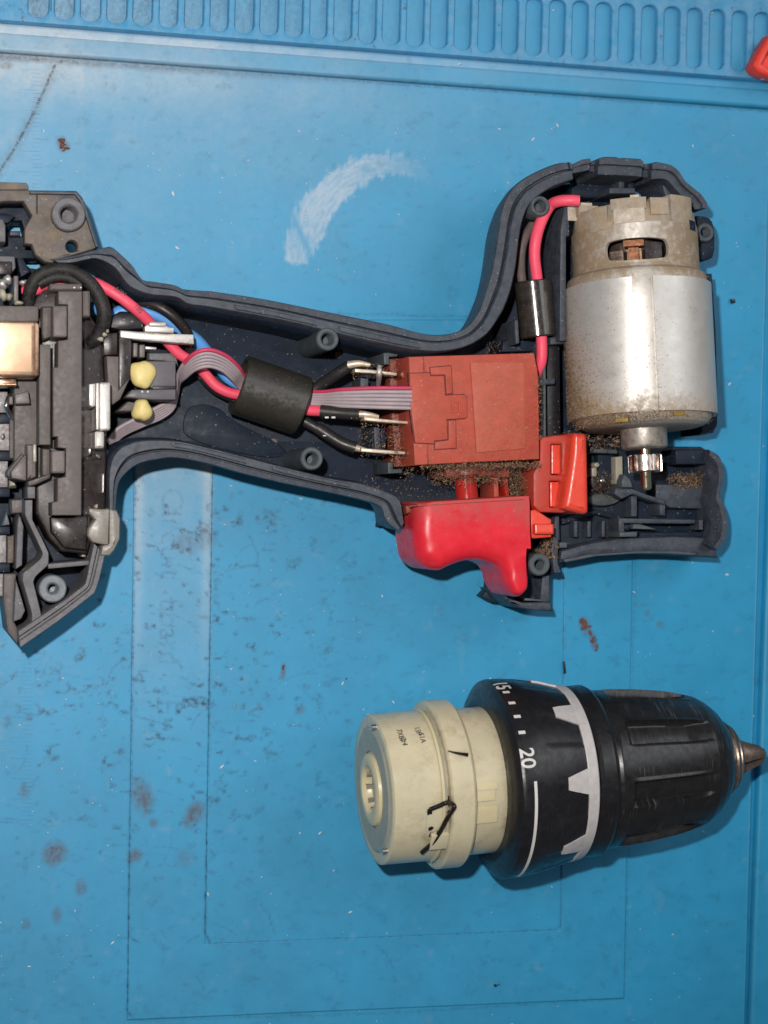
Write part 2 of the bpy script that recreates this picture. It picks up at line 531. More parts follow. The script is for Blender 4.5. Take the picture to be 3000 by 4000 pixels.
m_lens = pm("frosted_lens", (.36, .34, .31), .28, var=.2, vs=.4, dust=(lin(150, 134, 112), .5, .3), bump=.08, bs=1.4, trans=.35)
m_nyl = pm("cream_nylon", lin(200, 191, 162), .32, var=.09, vs=.1, dust=(lin(112, 92, 62), .9, .5, True), spk=.12, bump=.02, sss=.35)
m_bore = pm("grey_bore_nylon", lin(128, 124, 110), .45, var=.2, vs=.4, bump=.03)
m_nyl2 = pm("ivory_nylon", lin(208, 196, 158), .38, var=.06, vs=.15, bump=.02, sss=.35)
m_nyld = pm("grey_nylon", lin(162, 158, 140), .4, var=.1, vs=.2, bump=.02, sss=.3)
m_ink = pm("faded_ink", (.05, .047, .043), .6, var=.4, vs=1, bump=0)
m_grs = pm("dark_grease", (.012, .010, .009), .2, var=.4, bump=.05)
m_chk = pm("chuck_black", (.011, .011, .013), .33, var=.3, vs=.3, spk=.10, spks=2.2, spkc=(.3, .3, .3, 1), bump=.02, bs=6, scratch=.12)
m_slv = pm("chuck_sleeve_black", (.012, .012, .013), .31, var=.3, vs=.3, spk=.08, spks=2.2, spkc=(.3, .3, .3, 1), bump=.02, bs=5, scratch=.6)
m_prt = pm("white_print", lin(206, 204, 200), .5, var=.06, bump=0)
m_sil = pm("silver_paint", lin(188, 184, 182), .45, 0.0, var=.1, vs=.6, spk=.3, spkc=(.05, .05, .05, 1), spks=1.7, bump=.02)
m_jaw = pm("worn_chuck_steel", (.27, .205, .165), .38, .9, var=.35, vs=.5, bump=.05)
m_rst = pm("rust_crumb", lin(112, 74, 62), .8, var=.35, vs=2, bump=.3, bs=2)
m_ora = pm("orange_red_plastic", lin(232, 62, 42), .35, var=.1, bump=.01)
m_wht = pm("white_lint", (.75, .75, .75), .6, var=.1, bump=0)

def saw_mat():
    m = bpy.data.materials.new("sawdust"); m.use_nodes = True
    N = m.node_tree.nodes; L = m.node_tree.links
    at = N.new("ShaderNodeAttribute"); at.attribute_name = 'shade'
    cr = N.new("ShaderNodeValToRGB")
    cr.color_ramp.elements[0].color = lin(62, 48, 38); cr.color_ramp.elements[1].color = lin(176, 146, 110)
    e = cr.color_ramp.elements.new(.55); e.color = lin(108, 84, 64)
    L.new(at.outputs['Fac'], cr.inputs[0])
    L.new(cr.outputs[0], N["Principled BSDF"].inputs['Base Color'])
    N["Principled BSDF"].inputs['Roughness'].default_value = .8
    return m
m_saw = saw_mat()

def mat_blue(name, base, dusty):
    m = bpy.data.materials.new(name); m.use_nodes = True
    nt = m.node_tree; N = nt.nodes; L = nt.links
    b = N["Principled BSDF"]
    tc = N.new("ShaderNodeTexCoord"); mp = N.new("ShaderNodeVectorMath"); mp.operation = 'SCALE'; mp.inputs[3].default_value = 1000
    L.new(tc.outputs['Object'], mp.inputs[0])
    def noise(sc, d=4, r=.6):
        n = N.new("ShaderNodeTexNoise"); n.inputs['Scale'].default_value = sc; n.inputs['Detail'].default_value = d; n.inputs['Roughness'].default_value = r
        L.new(mp.outputs[0], n.inputs['Vector']); return n.outputs['Fac']
    def ramp(f, lo, hi, a=0., c=1.):
        r = N.new("ShaderNodeMapRange"); r.inputs[1].default_value = lo; r.inputs[2].default_value = hi; r.inputs[3].default_value = a; r.inputs[4].default_value = c
        L.new(f, r.inputs[0]); return r.outputs[0]
    def mix(f, A, B):
        x = N.new("ShaderNodeMix"); x.data_type = 'RGBA'; L.new(f, x.inputs[0])
        for s, v in ((6, A), (7, B)):
            if isinstance(v, tuple): x.inputs[s].default_value = v
            else: L.new(v, x.inputs[s])
        return x.outputs[2]
    def mth(op, a, c):
        x = N.new("ShaderNodeMath"); x.operation = op
        for i, v in enumerate((a, c)):
            if isinstance(v, float): x.inputs[i].default_value = v
            else: L.new(v, x.inputs[i])
        return x.outputs[0]
    def attr(n):
        a = N.new("ShaderNodeAttribute"); a.attribute_name = n; return a.outputs['Fac']
    dk = tuple(c * .93 for c in base[:3]) + (1,); lt = tuple(c * 1.06 for c in base[:3]) + (1,)
    c = mix(ramp(noise(.05, 5), .35, .65), dk, lt)
    fine = ramp(noise(1.1, 5, .7), .3, .7)
    mid = ramp(noise(.35, 5, .7), .35, .65)
    d = mth('MULTIPLY', attr('dust'), mth('ADD', mth('MULTIPLY', mid, .22), mth('ADD', mth('MULTIPLY', fine, .13), .62))) if dusty is None else mth('MULTIPLY', ramp(noise(.30, 6, .7), .3, .7), dusty)
    c = mix(d, c, lin(186, 196, 202))
    if dusty is None:
        ch = mth('MULTIPLY', attr('chalk'), ramp(noise(1.4, 5, .7), .18, .5, .35, .68))
        c = mix(ch, c, lin(186, 196, 206))
        ru = mth('MULTIPLY', attr('rust'), ramp(noise(.8, 5, .7), .2, .65))
        c = mix(ru, c, lin(86, 68, 64))
        gr = mth('MULTIPLY', attr('grime_shade'), ramp(noise(.9, 6, .75), .38, .62))
        c = mix(gr, c, lin(28, 44, 60))
    else:
        gr = mth('MULTIPLY', ramp(noise(.55, 5, .7), .60, .70), .75)
        c = mix(gr, c, lin(60, 66, 70))
    L.new(c, b.inputs['Base Color'])
    L.new(ramp(noise(.2, 4), .3, .7, .42, .58), b.inputs['Roughness'])
    bp = N.new("ShaderNodeBump"); bp.inputs['Strength'].default_value = .25; bp.inputs['Distance'].default_value = .0001
    L.new(noise(3.5, 5, .65), bp.inputs['Height']); L.new(bp.outputs[0], b.inputs['Normal'])
    return m
BLUE = lin(30, 144, 190)
m_mat = mat_blue("blue_silicone", BLUE, None)
m_tray = mat_blue("dusty_blue_silicone", lin(78, 156, 196), .5)
m_groove = pm('shaded_dirty_groove', lin(40, 70, 100), .6, var=.3, vs=.5, dust=(lin(92, 82, 78), .5, .12), bump=.05)  # groove floors coloured dark for their shade as well as packed dirt
m_plain = mat_blue("clean_blue_silicone", lin(50, 144, 192), .22)

# ------------------------------------------------------------------ the mat (setting)
mat = thing("repair_mat", "blue silicone repair mat with moulded tray slots, ruler ticks and raised lettering", "mat", (0, 0, 0), kind='structure')

def segd(X, Y, pts):
    best = np.full(X.shape, 1e9); wid = np.zeros(X.shape)
    for a, b in zip(pts[:-1], pts[1:]):
        dx, dy = b[0] - a[0], b[1] - a[1]
        t = np.clip(((X - a[0]) * dx + (Y - a[1]) * dy) / (dx * dx + dy * dy), 0, 1)
        d = np.hypot(X - a[0] - t * dx, Y - a[1] - t * dy)
        w = a[2] + t * (b[2] - a[2]) if len(a) > 2 else 0
        m_ = d < best
        best = np.where(m_, d, best); wid = np.where(m_, w, wid)
    return best, wid

EDGES = [[(533, 1250), (530, 1850), (514, 2900), (497, 3945), (520, 3985)], [(832, 1500), (828, 1900), (815, 2900), (800, 3640), (822, 3686)],
         [(822, 3686), (1500, 3660), (2170, 3632), (2192, 3610)], [(2192, 3610), (2198, 3000), (2206, 2200)], [(2482, 2150), (2462, 3000), (2438, 3900)],
         [(520, 3985), (1500, 3958), (2440, 3900)], [(1200, 1222), (1960, 1240)]]
CUT = [(213, 255), (170, 360), (140, 420), (100, 500), (60, 575), (0, 665), (-30, 710)]
CHALK = [(1165, 975, 58), (1190, 920, 72), (1225, 830, 72), (1300, 740, 66), (1400, 670, 58), (1500, 640, 46), (1590, 650, 34), (1700, 690, 26)]
STAINS = [(560, 3105, 38, 72, -.25, .95), (762, 3178, 34, 52, .5, 1), (600, 3215, 18, 20, 0, .7), (208, 3335, 46, 46, 0, .9), (528, 3342, 30, 28, 0, .85), (318, 3468, 22, 30, 0, .6),
          (222, 3570, 16, 32, 0, .6), (96, 3090, 22, 34, 0, .5), (100, 3615, 18, 18, 0, .6), (728, 2125, 44, 44, 0, .5), (800, 2100, 34, 44, 0, .45), (1107, 2618, 10, 30, .15, .9),
          (1172, 2775, 20, 14, -.6, .6), (725, 3350, 40, 40, 0, .35), (22, 255, 26, 18, 0, .8), (2288, 2446, 24, 36, -.5, .9), (2318, 2500, 14, 38, -.2, .9), (246, 566, 20, 30, -.4, .8), (2580, 2440, 16, 14, 0, .5), (2530, 2395, 10, 12, 0, .5)]
def wear(V):
    px = proj(V); X, Y = px[:, 0], px[:, 1]
    n1 = fbm(X / 260, Y / 260, 4, 1); n2 = fbm(X / 60, Y / 60, 4, 2); n3 = fbm(X / 22, Y / 22, 3, 3)
    dust = .065 * np.clip(1.25 - X / 2600, .12, 1) + .46 * np.clip((1250 - Y) / 1200, 0, 1) * np.clip(1.15 - X / 2700, .2, 1) * (.35 + n1)
    dust += .38 * np.exp(-((Y - (260 + .075 * X)) / 90) ** 2) * np.clip(1 - X / 1800, 0, 1)
    inb = (X > 528 - .0146 * (Y - 1850)) & (X < 832 - .0146 * (Y - 1850)) & (Y > 1200)
    dust += inb * np.clip((3000 - Y) / 1500, 0, 1) * (.12 + .4 * n1)
    edge = np.minimum(np.abs(X - (530 - .0146 * (Y - 1850)) - 14), np.abs(X - (826 - .0146 * (Y - 1850)) + 14))
    dust += inb * np.exp(-(edge / 22) ** 2) * .5 * np.clip((2700 - Y) / 900, 0, 1)
    bd = np.clip((Y - (88 + .0775 * X)) / 6, 0, 1) * np.clip(((136 + .0745 * X) - Y) / 6, 0, 1)
    dust += bd * np.clip(1.0 - X / 2900, .1, 1) * .6
    dust += np.clip(n2 - .70, 0, 1) * .5
    dust *= np.where(X < 330, 1.15, 1)
    d, w = segd(X, Y, CHALK)
    u = (d + (n3 - .5) * 38 + (fbm(X / 7, Y / 60, 2, 77) - .5) * 36) / np.maximum(w, 1)
    chalk = np.clip((1.05 - u) * 4, 0, 1) * np.clip(.15 + 1.25 * fbm(np.hypot(X - 1500, Y - 960) / 7, np.arctan2(Y - 960, X - 1500) * 7, 4, 9), 0, 1)
    chalk *= np.clip((1690 - X) / 260, .0, 1) * np.clip(.35 + 1.5 * fbm(X / 55, Y / 55, 3, 88), .3, 1)
    chalk *= 1 - .8 * np.exp(-((Y - 2.2 * (X - 1130) - 815) / 34) ** 2) * (X < 1300)
    rust = np.zeros(len(X)); 
    for cx, cy, rx, ry, rot, am in STAINS:
        c, s = math.cos(rot), math.sin(rot)
        a = ((X - cx) * c + (Y - cy) * s) / rx; b = (-(X - cx) * s + (Y - cy) * c) / ry
        q = np.sqrt(a * a + b * b) + (n2 - .5) * .9 + (n3 - .5) * .5
        rust = np.maximum(rust, np.clip((1.35 - q) * 1.25, 0, 1) * am)
    reg = np.clip((X + 100) / 200, 0, 1) * np.clip((1750 - X) / 900, 0, 1) * np.clip((Y - 1750) / 250, 0, 1) * np.clip((3750 - Y) / 900, 0, 1)
    reg = np.maximum(reg, .25)
    blot = fbm(X / 34 + 3 * n1, Y / 26, 3, 21)
    grime_shade = reg * np.clip((blot - .645) * 7, 0, 1) * .9
    scr = fbm(X / 90 + Y / 140, Y / 9 - X / 40, 2, 31)
    grime_shade += reg * np.clip((scr - .76) * 8, 0, 1) * .5
    for q in range(46):
        r9 = np.random.default_rng(500 + q); x0, y0 = r9.uniform(-50, 1500), r9.uniform(1900, 3900); an = r9.choice([-.15, .1, .8, 1.4, -1.1]) + r9.normal(0, .25); ln_ = r9.uniform(30, 190)
        d, _ = segd(X, Y, [(x0, y0), (x0 + ln_ * .5 * math.cos(an), y0 + ln_ * .5 * math.sin(an)), (x0 + ln_ * math.cos(an + .2), y0 + ln_ * math.sin(an + .2))])
        grime_shade = np.maximum(grime_shade, np.clip(1.2 - d / r9.uniform(2.5, 5), 0, 1) * r9.uniform(.25, .6) * (.4 + n3))
    grime_shade += .30 * reg * np.clip(n2 - .5, 0, 1)
    for k, L in enumerate(EDGES):  # panel edge shade and dirt drawn as dark lines
        d, _ = segd(X, Y, L)
        br = fbm(X / 18, Y / 18, 2, 40 + k)
        grime_shade = np.maximum(grime_shade, np.clip(1.25 - d / (3.6 + 3 * br), 0, 1) * (.45 + .7 * br) * (1.0 if k < 2 else .55))
    d, _ = segd(X, Y, CUT)
    grime_shade = np.maximum(grime_shade, np.clip(1.3 - d / 5, 0, 1) * 1.3)
    rust = np.maximum(rust, np.clip(1 - d / 30, 0, 1) * .55 * n3 * 1.6)
    grime_shade = np.maximum(grime_shade, np.clip(1.0 - np.abs(Y - (213 + .0735 * X)) / 7, 0, 1) * .8)  # groove shade and dirt painted as a dark line
    grime_shade = grime_shade * 1.0
    dl = np.abs(Y - (222 + .0735 * X))                        # dirt and the step's shade painted along its foot
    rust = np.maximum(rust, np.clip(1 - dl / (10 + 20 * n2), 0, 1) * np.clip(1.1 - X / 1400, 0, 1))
    ring = np.abs(np.hypot(X - 2775, (Y - 490) * 1.1) - 74)
    grime_shade = np.maximum(grime_shade, np.clip(1 - ring / 4, 0, 1) * .28)
    return {'dust': np.clip(dust, 0, 1), 'chalk': np.clip(chalk, 0, 1), 'rust': np.clip(rust, 0, 1), 'grime_shade': np.clip(grime_shade, 0, 1.2)}

def gridquad(name, c, z, res, par, m, skirt=None, closed=True):
    """a sheet between four corners (mm), fine enough to carry its dust and stains"""
    c = [np.array(q[:2], float) for q in c]
    nu = max(2, int(np.linalg.norm(c[1] - c[0]) / res)); nv = max(2, int(np.linalg.norm(c[3] - c[0]) / res))
    u, v = np.meshgrid(np.linspace(0, 1, nu + 1), np.linspace(0, 1, nv + 1))
    u, v = u.ravel()[:, None], v.ravel()[:, None]
    xy = (c[0] * (1 - u) + c[1] * u) * (1 - v) + (c[3] * (1 - u) + c[2] * u) * v
    V = np.c_[xy, np.full(len(xy), z)]
    i, j = np.meshgrid(np.arange(nu), np.arange(nv)); i, j = i.ravel(), j.ravel(); w = nu + 1
    Fq = np.stack([j * w + i, j * w + i + 1, (j + 1) * w + i + 1, (j + 1) * w + i], -1)
    if ((c[1] - c[0])[0] * (c[3] - c[0])[1] - (c[1] - c[0])[1] * (c[3] - c[0])[0]) < 0: Fq = Fq[:, ::-1]
    if skirt is not None:
        sides = [np.arange(0, w), np.arange((nv + 1) * w - 1, nv * w - 1, -1)]
        rim = np.r_[np.arange(0, w), np.arange(2 * w - 1, (nv + 1) * w, w), np.arange((nv + 1) * w - 2, nv * w - 1, -1), np.arange((nv - 1) * w, 0, -w)]
        for sd in ([rim] if closed else sides):
            lo = V[sd].copy(); lo[:, 2] = skirt
            b0 = len(V); k = np.arange(len(sd) - (0 if closed else 1)); k2 = (k + 1) % len(sd)
            Fq = np.vstack([Fq, np.stack([sd[k], sd[k2], b0 + k2, b0 + k], -1)])
            V = np.vstack([V, lo])
    return mk(name, V, np.ascontiguousarray(Fq), m, par, ang=None, attrs=wear(V))

gridquad("main_sheet", [P(-120, 4300), P(2899, 4300), P(3010, 208 + .0735 * 3010), P(-120, 208 - .0735 * 120)], 0, .5, mat, m_mat, skirt=-2.4)
gridquad("under_sheet", [(-160, -190), (190, -190), (190, 175), (-160, 175)], -2.2, 2.0, mat, m_mat)
# slightly raised frame round the middle panel
ZF = .28
oc = [P(530, 1250, ZF), P(2490, 1247, ZF), P(2438, 3900, ZF), P(497, 3985, ZF)]
ic = [P(836, 1560, ZF), P(2210, 1560, ZF), P(2191, 3632, ZF), P(802, 3686, ZF)]
for k in range(4):
    gridquad("raised_frame_strip", [oc[k], oc[(k + 1) % 4], ic[(k + 1) % 4], ic[k]], ZF, .5, mat, m_mat, skirt=-.02, closed=False)
# right-hand raised edge and the steps at the top
gridquad("raised_edge", [P(3066, 300, .5), P(3300, 300, .5), P(3300, 4300, .5), P(2921, 4300, .5)], .5, .7, mat, m_mat, skirt=-2.3)
def lineY(b, s): return lambda x: b + s * x
def strip(name, y0, y1, z, m, low=-2.3, dense=True):
    c = [P(-60, y0(-60), z), P(3080, y0(3080), z), P(3080, y1(3080), z), P(-60, y1(-60), z)]
    return gridquad(name, c, z, .6, mat, m, skirt=low)
strip("blue_step", lineY(128, .0745), lineY(196, .0735), 1.9, m_mat)
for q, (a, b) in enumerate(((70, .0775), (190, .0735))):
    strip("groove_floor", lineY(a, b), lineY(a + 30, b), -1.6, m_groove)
strip("dusty_step", lineY(92, .0775), lineY(140, .0745), .9, m_mat)
SLOT = [(108, 190), (211, 289), (313, 392), (416, 495), (518, 594), (621, 693), (720, 794), (820, 891), (917, 992), (1015, 1087), (1113, 1183), (1210, 1278), (1304, 1375),
        (1401, 1470), (1494, 1564), (1588, 1657), (1681, 1749), (1775, 1841), (1868, 1934), (1961, 2025), (2054, 2118), (2145, 2208), (2235, 2298), (2325, 2389), (2416, 2479),
        (2506, 2567), (2594, 2657), (2684, 2743), (2772, 2831), (2859, 2919), (2946, 3007), (3033, 3092)]
ZS = 3.0
holes = []
for x0, x1 in SLOT:
    xm = (x0 + x1) / 2
    yb = 57 + .0765 * xm; yt = -143 + .0635 * xm
    w = (x1 - x0) / 2
    L = []
    for i in range(7):
        a = math.pi * i / 6
        L.append((xm - .02 * (yb - 170) + w * math.cos(a) * (1 if abs(math.cos(a)) < .9 else 1), yb - w * .8 + w * .8 * math.sin(a)))
    for i in range(7):
        a = math.pi + math.pi * i / 6
        L.append((xm + .02 * (170 - yt) + w * math.cos(a), yt + w * .8 + w * .8 * math.sin(a)))
    holes.append(L)
edge_y = lambda x: 76 + .0775 * x
mid = [-70] + [(a[1] + b[0]) / 2 for a, b in zip(SLOT[:-1], SLOT[1:])] + [3140]
cells = [[(-70, -200), (SLOT[0][0] - 18, -200), (SLOT[0][0] - 18, edge_y(SLOT[0][0] - 18)), (-70, edge_y(-70))]]
SV0, SF0 = [], []
def addv(x, y, z):
    q = P(x, y, ZS); SV0.append((q[0], q[1], z)); return len(SV0) - 1
mid[0] = SLOT[0][0] - 18
for (x0, x1), L, ma, mb in zip(SLOT, holes, mid[:-1], mid[1:]):
    c = np.mean(L, 0); n_ = len(L)
    yt0, yb0 = -200.0, None
    bpts, sides = [], []
    for x, y in L:
        dx, dy = x - c[0], y - c[1]
        yb_ = edge_y(c[0]) - c[1]; yt_ = c[1] + 200
        kx = ((mb - c[0]) if dx > 0 else (c[0] - ma)) / max(abs(dx), 1e-6); ky = (yb_ if dy > 0 else yt_) / max(abs(dy), 1e-6)
        if kx < ky: bx = mb if dx > 0 else ma; by = c[1] + dy * kx; sd = 'r' if dx > 0 else 'l'
        else:
            bx = c[0] + dx * ky; by = edge_y(bx) if dy > 0 else -200; sd = 'b' if dy > 0 else 't'
        by = min(by, edge_y(bx)); bpts.append((bx, by)); sides.append(sd)
    cen = np.array(c)
    ring_out = [addv(x, y, ZS) for x, y in bpts]
    ring_a = [addv(*(cen + (np.array(q) - cen) * [1.16, 1.03]), ZS) for q in L]
    ring_b = [addv(*(cen + (np.array(q) - cen) * [1.05, 1.01]), ZS - .12) for q in L]
    ring_c = [addv(*q, ZS - .5) for q in L]
    ring_d = [addv(*(cen + (np.array(q) - cen) * [.97, .99]), 1.0) for q in L]
    for A_, B_ in ((ring_out, ring_a), (ring_a, ring_b), (ring_b, ring_c), (ring_c, ring_d)):
        for k in range(n_):
            k2 = (k + 1) % n_; SF0.append((A_[k], A_[k2], B_[k2], B_[k]))
    cn = {frozenset('rb'): (mb, edge_y(mb)), frozenset('bl'): (ma, edge_y(ma)), frozenset('lt'): (ma, -200), frozenset('tr'): (mb, -200)}
    for k in range(n_):
        k2 = (k + 1) % n_
        if sides[k] != sides[k2]:
            q = cn.get(frozenset((sides[k], sides[k2])))
            if q: SF0.append((ring_out[k], addv(q[0], q[1], ZS), ring_out[k2]))
q4 = [addv(*q, ZS) for q in cells[0]]; SF0.append(tuple(q4))
fa, fb = addv(-70, edge_y(-70), ZS), addv(3140, edge_y(3140), ZS)
pa, pb = addv(-70, edge_y(-70) + 3, ZS - .3), addv(3140, edge_y(3140) + 3, ZS - .3)
fc, fd = addv(3140, edge_y(3140) + 3, -2.3), addv(-70, edge_y(-70) + 3, -2.3)
SF0 += [(fa, fb, pb, pa), (pa, pb, fc, fd)]
V, Fs = fixn(SV0, SF0)
strip_o = mk("slotted_strip", V, Fs, m_plain, mat, ang=50)
for L in holes:
    c = np.mean(L, 0); Vq = [tuple(P(c[0], c[1], ZS)[:2]) + (1.15,)]
    for f in (.5, 1.0):
        for x, y in L:
            q = P(c[0] + (x - c[0]) * f * .99, c[1] + (y - c[1]) * f, ZS); Vq.append((q[0], q[1], 1.15))
    n_ = len(L)
    Fq = [(0, (i + 1) % n_ + 1, i + 1) for i in range(n_)] + [(i + 1, (i + 1) % n_ + 1, n_ + (i + 1) % n_ + 1, n_ + i + 1) for i in range(n_)]
    V = np.array(Vq)
    if len(V) and True:
        w = wear(V); lf = max(.10, 1 - c[0] / 2100)
        w['dust'] = np.full(len(V), .42 * lf + .06); w['grime_shade'] = np.clip(w['grime_shade'] * 0 + .50 * lf * np.random.default_rng(int(c[0])).uniform(.2, 1.3, len(V)), 0, 1)
        w['rust'] = np.clip(np.random.default_rng(int(c[0]) + 5).uniform(-.6, .5, len(V)) * lf, 0, 1)
        mk("tray_slot", V, Fq, m_mat, strip_o, ang=None, attrs=w)

# raised lettering and ruler ticks
def text_geo(s, size, ext=.1, off=0.0, spacing=1.0):
    cu = bpy.data.curves.new("tmp", 'FONT'); cu.body = s; cu.size = size; cu.extrude = ext; cu.offset = off; cu.space_character = spacing
    cu.align_x = 'LEFT'; cu.resolution_u = 5
    ob = bpy.data.objects.new("tmp", cu); me = bpy.data.meshes.new_from_object(ob)
    bm = bmesh.new(); bm.from_mesh(me)
    bmesh.ops.remove_doubles(bm, verts=bm.verts, dist=.0005 * size)
    bmesh.ops.subdivide_edges(bm, edges=[e for e in bm.edges if e.calc_length() > .25 * size], cuts=2)
    bmesh.ops.triangulate(bm, faces=bm.faces); bm.verts.index_update()
    V = np.array([v.co[:] for v in bm.verts]); Fs = [[v.index for v in f.verts] for f in bm.faces]
    bm.free(); bpy.data.objects.remove(ob); bpy.data.curves.remove(cu); bpy.data.meshes.remove(me)
    return V, Fs
def mat_text(s, px, y0, y1, cap_px, z=ZF + .14):
    """letters reading downwards, feet to the left"""
    for ch_i, ch in enumerate([s]):
        V, Fs = text_geo(s, 10, .09)
        w = V[:, 0].max(); h = 6.9
        a = P(px, y0, z); b = P(px - .0146 * (y1 - y0), y1, z)
        ax = (b - a)[:2] / np.linalg.norm((b - a)[:2]); up = np.array([-ax[1], ax[0]])
        L = np.linalg.norm((b - a)[:2]); H = cap_px / 15.4
        Q = a[:2] + np.outer(V[:, 0] / w * L, ax) + np.outer(V[:, 1] / h * H, up)
        VV = np.c_[Q, z - .09 + V[:, 2]]
        at = wear(VV); at['grime_shade'] = np.clip(at['grime_shade'] + .5 * fbm(VV[:, 0] * 1.3, VV[:, 1] * 1.3, 3, 5) - .05, 0, 1)
        mk("raised_lettering", VV, Fs, m_mat, mat, ang=None, attrs=at)
mat_text("Circuit", 632, 1903, 2262, 84)
mat_text("board", 626, 2336, 2590, 84)
mat_text("-F", 616, 2675, 2790, 80)
tv, tf = [], []
def tick(x0, x1, y, z=.14):
    for dy in (-1.6, 1.6):
        for X in (x0, x1):
            tv.append(P(X, y + dy * (1 if X == x0 else 1) + (X - x0) * .03, z))
    b = len(tv) - 4
    for q in range(4): tv.append(tv[b + q] * np.array([1, 1, 0]) + np.array([0, 0, -.02]))
    tf.extend([(b, b + 1, b + 3, b + 2), (b, b + 4, b + 5, b + 1), (b + 2, b + 3, b + 7, b + 6), (b, b + 2, b + 6, b + 4), (b + 1, b + 5, b + 7, b + 3)])
for i in range(30):
    y = 268 + i * 16
    tick(78 if i % 5 == 0 else 128, 162, y)
for i in range(42):
    y = 2560 + i * 16
    tick(45 if i % 5 == 0 else 90, 128, y)
V, Fs = fixn(tv, tf)
o = mk("ruler_ticks", V, Fs, m_mat, mat, ang=None, attrs=wear(np.array(V))); o['kind'] = 'stuff'

# ------------------------------------------------------------------ the open housing half
ZR = 28.0
hs = thing("drill_housing", "dark navy open half of a drill housing holding the switch, motor and wiring", "drill housing", tuple(P(1300, 1500, 0)[:2]) + (.3,))
RO1 = [(195, 1008), (290, 995), (357, 976), (400, 966), (434, 959), (450, 968), (521, 1034), (555, 1087), (610, 1098), (690, 1111), (718, 1126), (800, 1133), (839, 1136), (1038, 1166), (1279, 1215), (1514, 1263),
       (1640, 1297), (1718, 1306), (1790, 1295), (1844, 1262), (1885, 1195), (1908, 1120), (1930, 1042), (1950, 922), (1966, 819), (1996, 747), (2045, 699), (2123, 657), (2189, 633), (2222, 631)]
RI1 = [(231, 1026), (284, 1026), (357, 1010), (385, 1012), (415, 1024), (440, 1040), (463, 1063), (506, 1121), (579, 1150), (690, 1162), (733, 1188), (800, 1198), (881, 1212), (1122, 1257), (1345, 1311), (1544, 1356),
       (1641, 1371), (1731, 1373), (1822, 1354), (1895, 1312), (1936, 1262), (1972, 1200), (1998, 1127), (2016, 1042), (2030, 930), (2046, 850), (2078, 790), (2141, 741), (2200, 716), (2240, 702)]
RO2 = [(453, 1995), (463, 1899), (487, 1856), (545, 1812), (627, 1793), (694, 1788), (820, 1812), (941, 1847), (1122, 1890), (1327, 1932), (1484, 1974), (1502, 2016), (1524, 2048), (1560, 2072)]
RI2 = [(427, 1990), (427, 1836), (448, 1769), (492, 1735), (569, 1718), (699, 1722), (790, 1742), (881, 1763), (1086, 1817), (1279, 1865), (1423, 1890), (1535, 1930), (1566, 1955), (1578, 2040)]
RO3 = [(412, 2170), (400, 2225), (386, 2281), (371, 2319), (230, 2428), (82, 2532)]
RI3 = [(366, 2122), (347, 2209), (340, 2250), (333, 2281), (250, 2345), (72, 2464)]
PR = [(.95, 1.5), (.62, 6), (.28, 14), (.06, 22), (0, 26.2), (.05, 26.7), (.36, 26.9), (.40, 26.5), (.40, 25.7), (.47, 25.7), (.47, 27.6), (.52, 28), (.93, 28), (1, 27.5), (1.0, 1.5)]
PR2 = [(.95, 1.5), (.62, 5), (.25, 13), (.05, 21), (0, 26.6), (.06, 27.1), (.38, 27.1), (.40, 26.2), (.46, 26.2), (.48, 27.1), (.60, 27.1), (.62, 26.3), (.67, 26.3), (.70, 28), (.95, 28), (1, 27.4), (1, 5)]
def xy(L, z=ZR): return [tuple(P(x, y, z)[:2]) for x, y in L]
VENT = [(2222, 631), (2314, 618), (2346, 612), (2412, 612), (2509, 619), (2551, 631), (2623, 642), (2653, 663), (2678, 705), (2744, 759), (2768, 795), (2714, 816)]
VENT_IN = [(2310, 662), (2412, 655), (2509, 665), (2600, 690), (2650, 730), (2714, 800), (2714, 816)]
RIGHT = [(2725, 840), (2790, 850), (2796, 1010), (2756, 1070), (2780, 1500), (2740, 1720), (2770, 1760), (2815, 1790), (2826, 1852), (2795, 1930), (2822, 1967), (2838, 2021), (2832, 2110), (2774, 2170), (2503, 2158), (2322, 2170), (2201, 2190), (2150, 2240),
         (2140, 2340), (2150, 2380), (2033, 2370), (1990, 2345), (2020, 2310), (2030, 2150), (1960, 2050), (1640, 2010), (1575, 2060)]
floor = RI1[5:] + [(2240, 690)] + VENT_IN + RIGHT + RI2[::-1] + RI3 + [(60, 2440), (30, 2343), (-40, 2300), (-60, 1700), (-90, 935), (96, 935), (140, 1000), (300, 1020)]
V, Fs = slab_geo([xy(floor)], 6.0, .5, .4)
mk("shell_floor", V, Fs, m_in, hs)
band("shell_wall", RO1, RI1, PR, m_rim, hs)
band("shell_wall", RO2, RI2, PR, m_rim, hs)
band("shell_wall", RO3, RI3, PR2, m_rimL, hs, sm=False, n=40)
for L, I in ((RO1[9:17], RI1[9:17]),):
    pass
# raised tongue pieces that sit on the upper and lower rims
def along(O, I, f, i0, i1):
    n = 80
    a, b = resample(catmull(np.array(O, float), 6), n), resample(catmull(np.array(I, float), 6), n)
    return [tuple(a[i] + (b[i] - a[i]) * f) for i in range(int(i0 * n), int(i1 * n))]
for O, I, i0, i1 in ((RO1, RI1, .30, .44), (RO1, RI1, .47, .60), (RO2, RI2, .30, .52), (RO2, RI2, .58, .80)):
    a, b = along(O, I, .60, i0, i1), along(O, I, .86, i0, i1)
    band("rim_tongue", a, b, [(0, 27.5), (0, 28.5), (.15, 28.7), (.85, 28.7), (1, 28.5), (1, 27.5)], m_rim, hs, zp=28.5, sm=False)
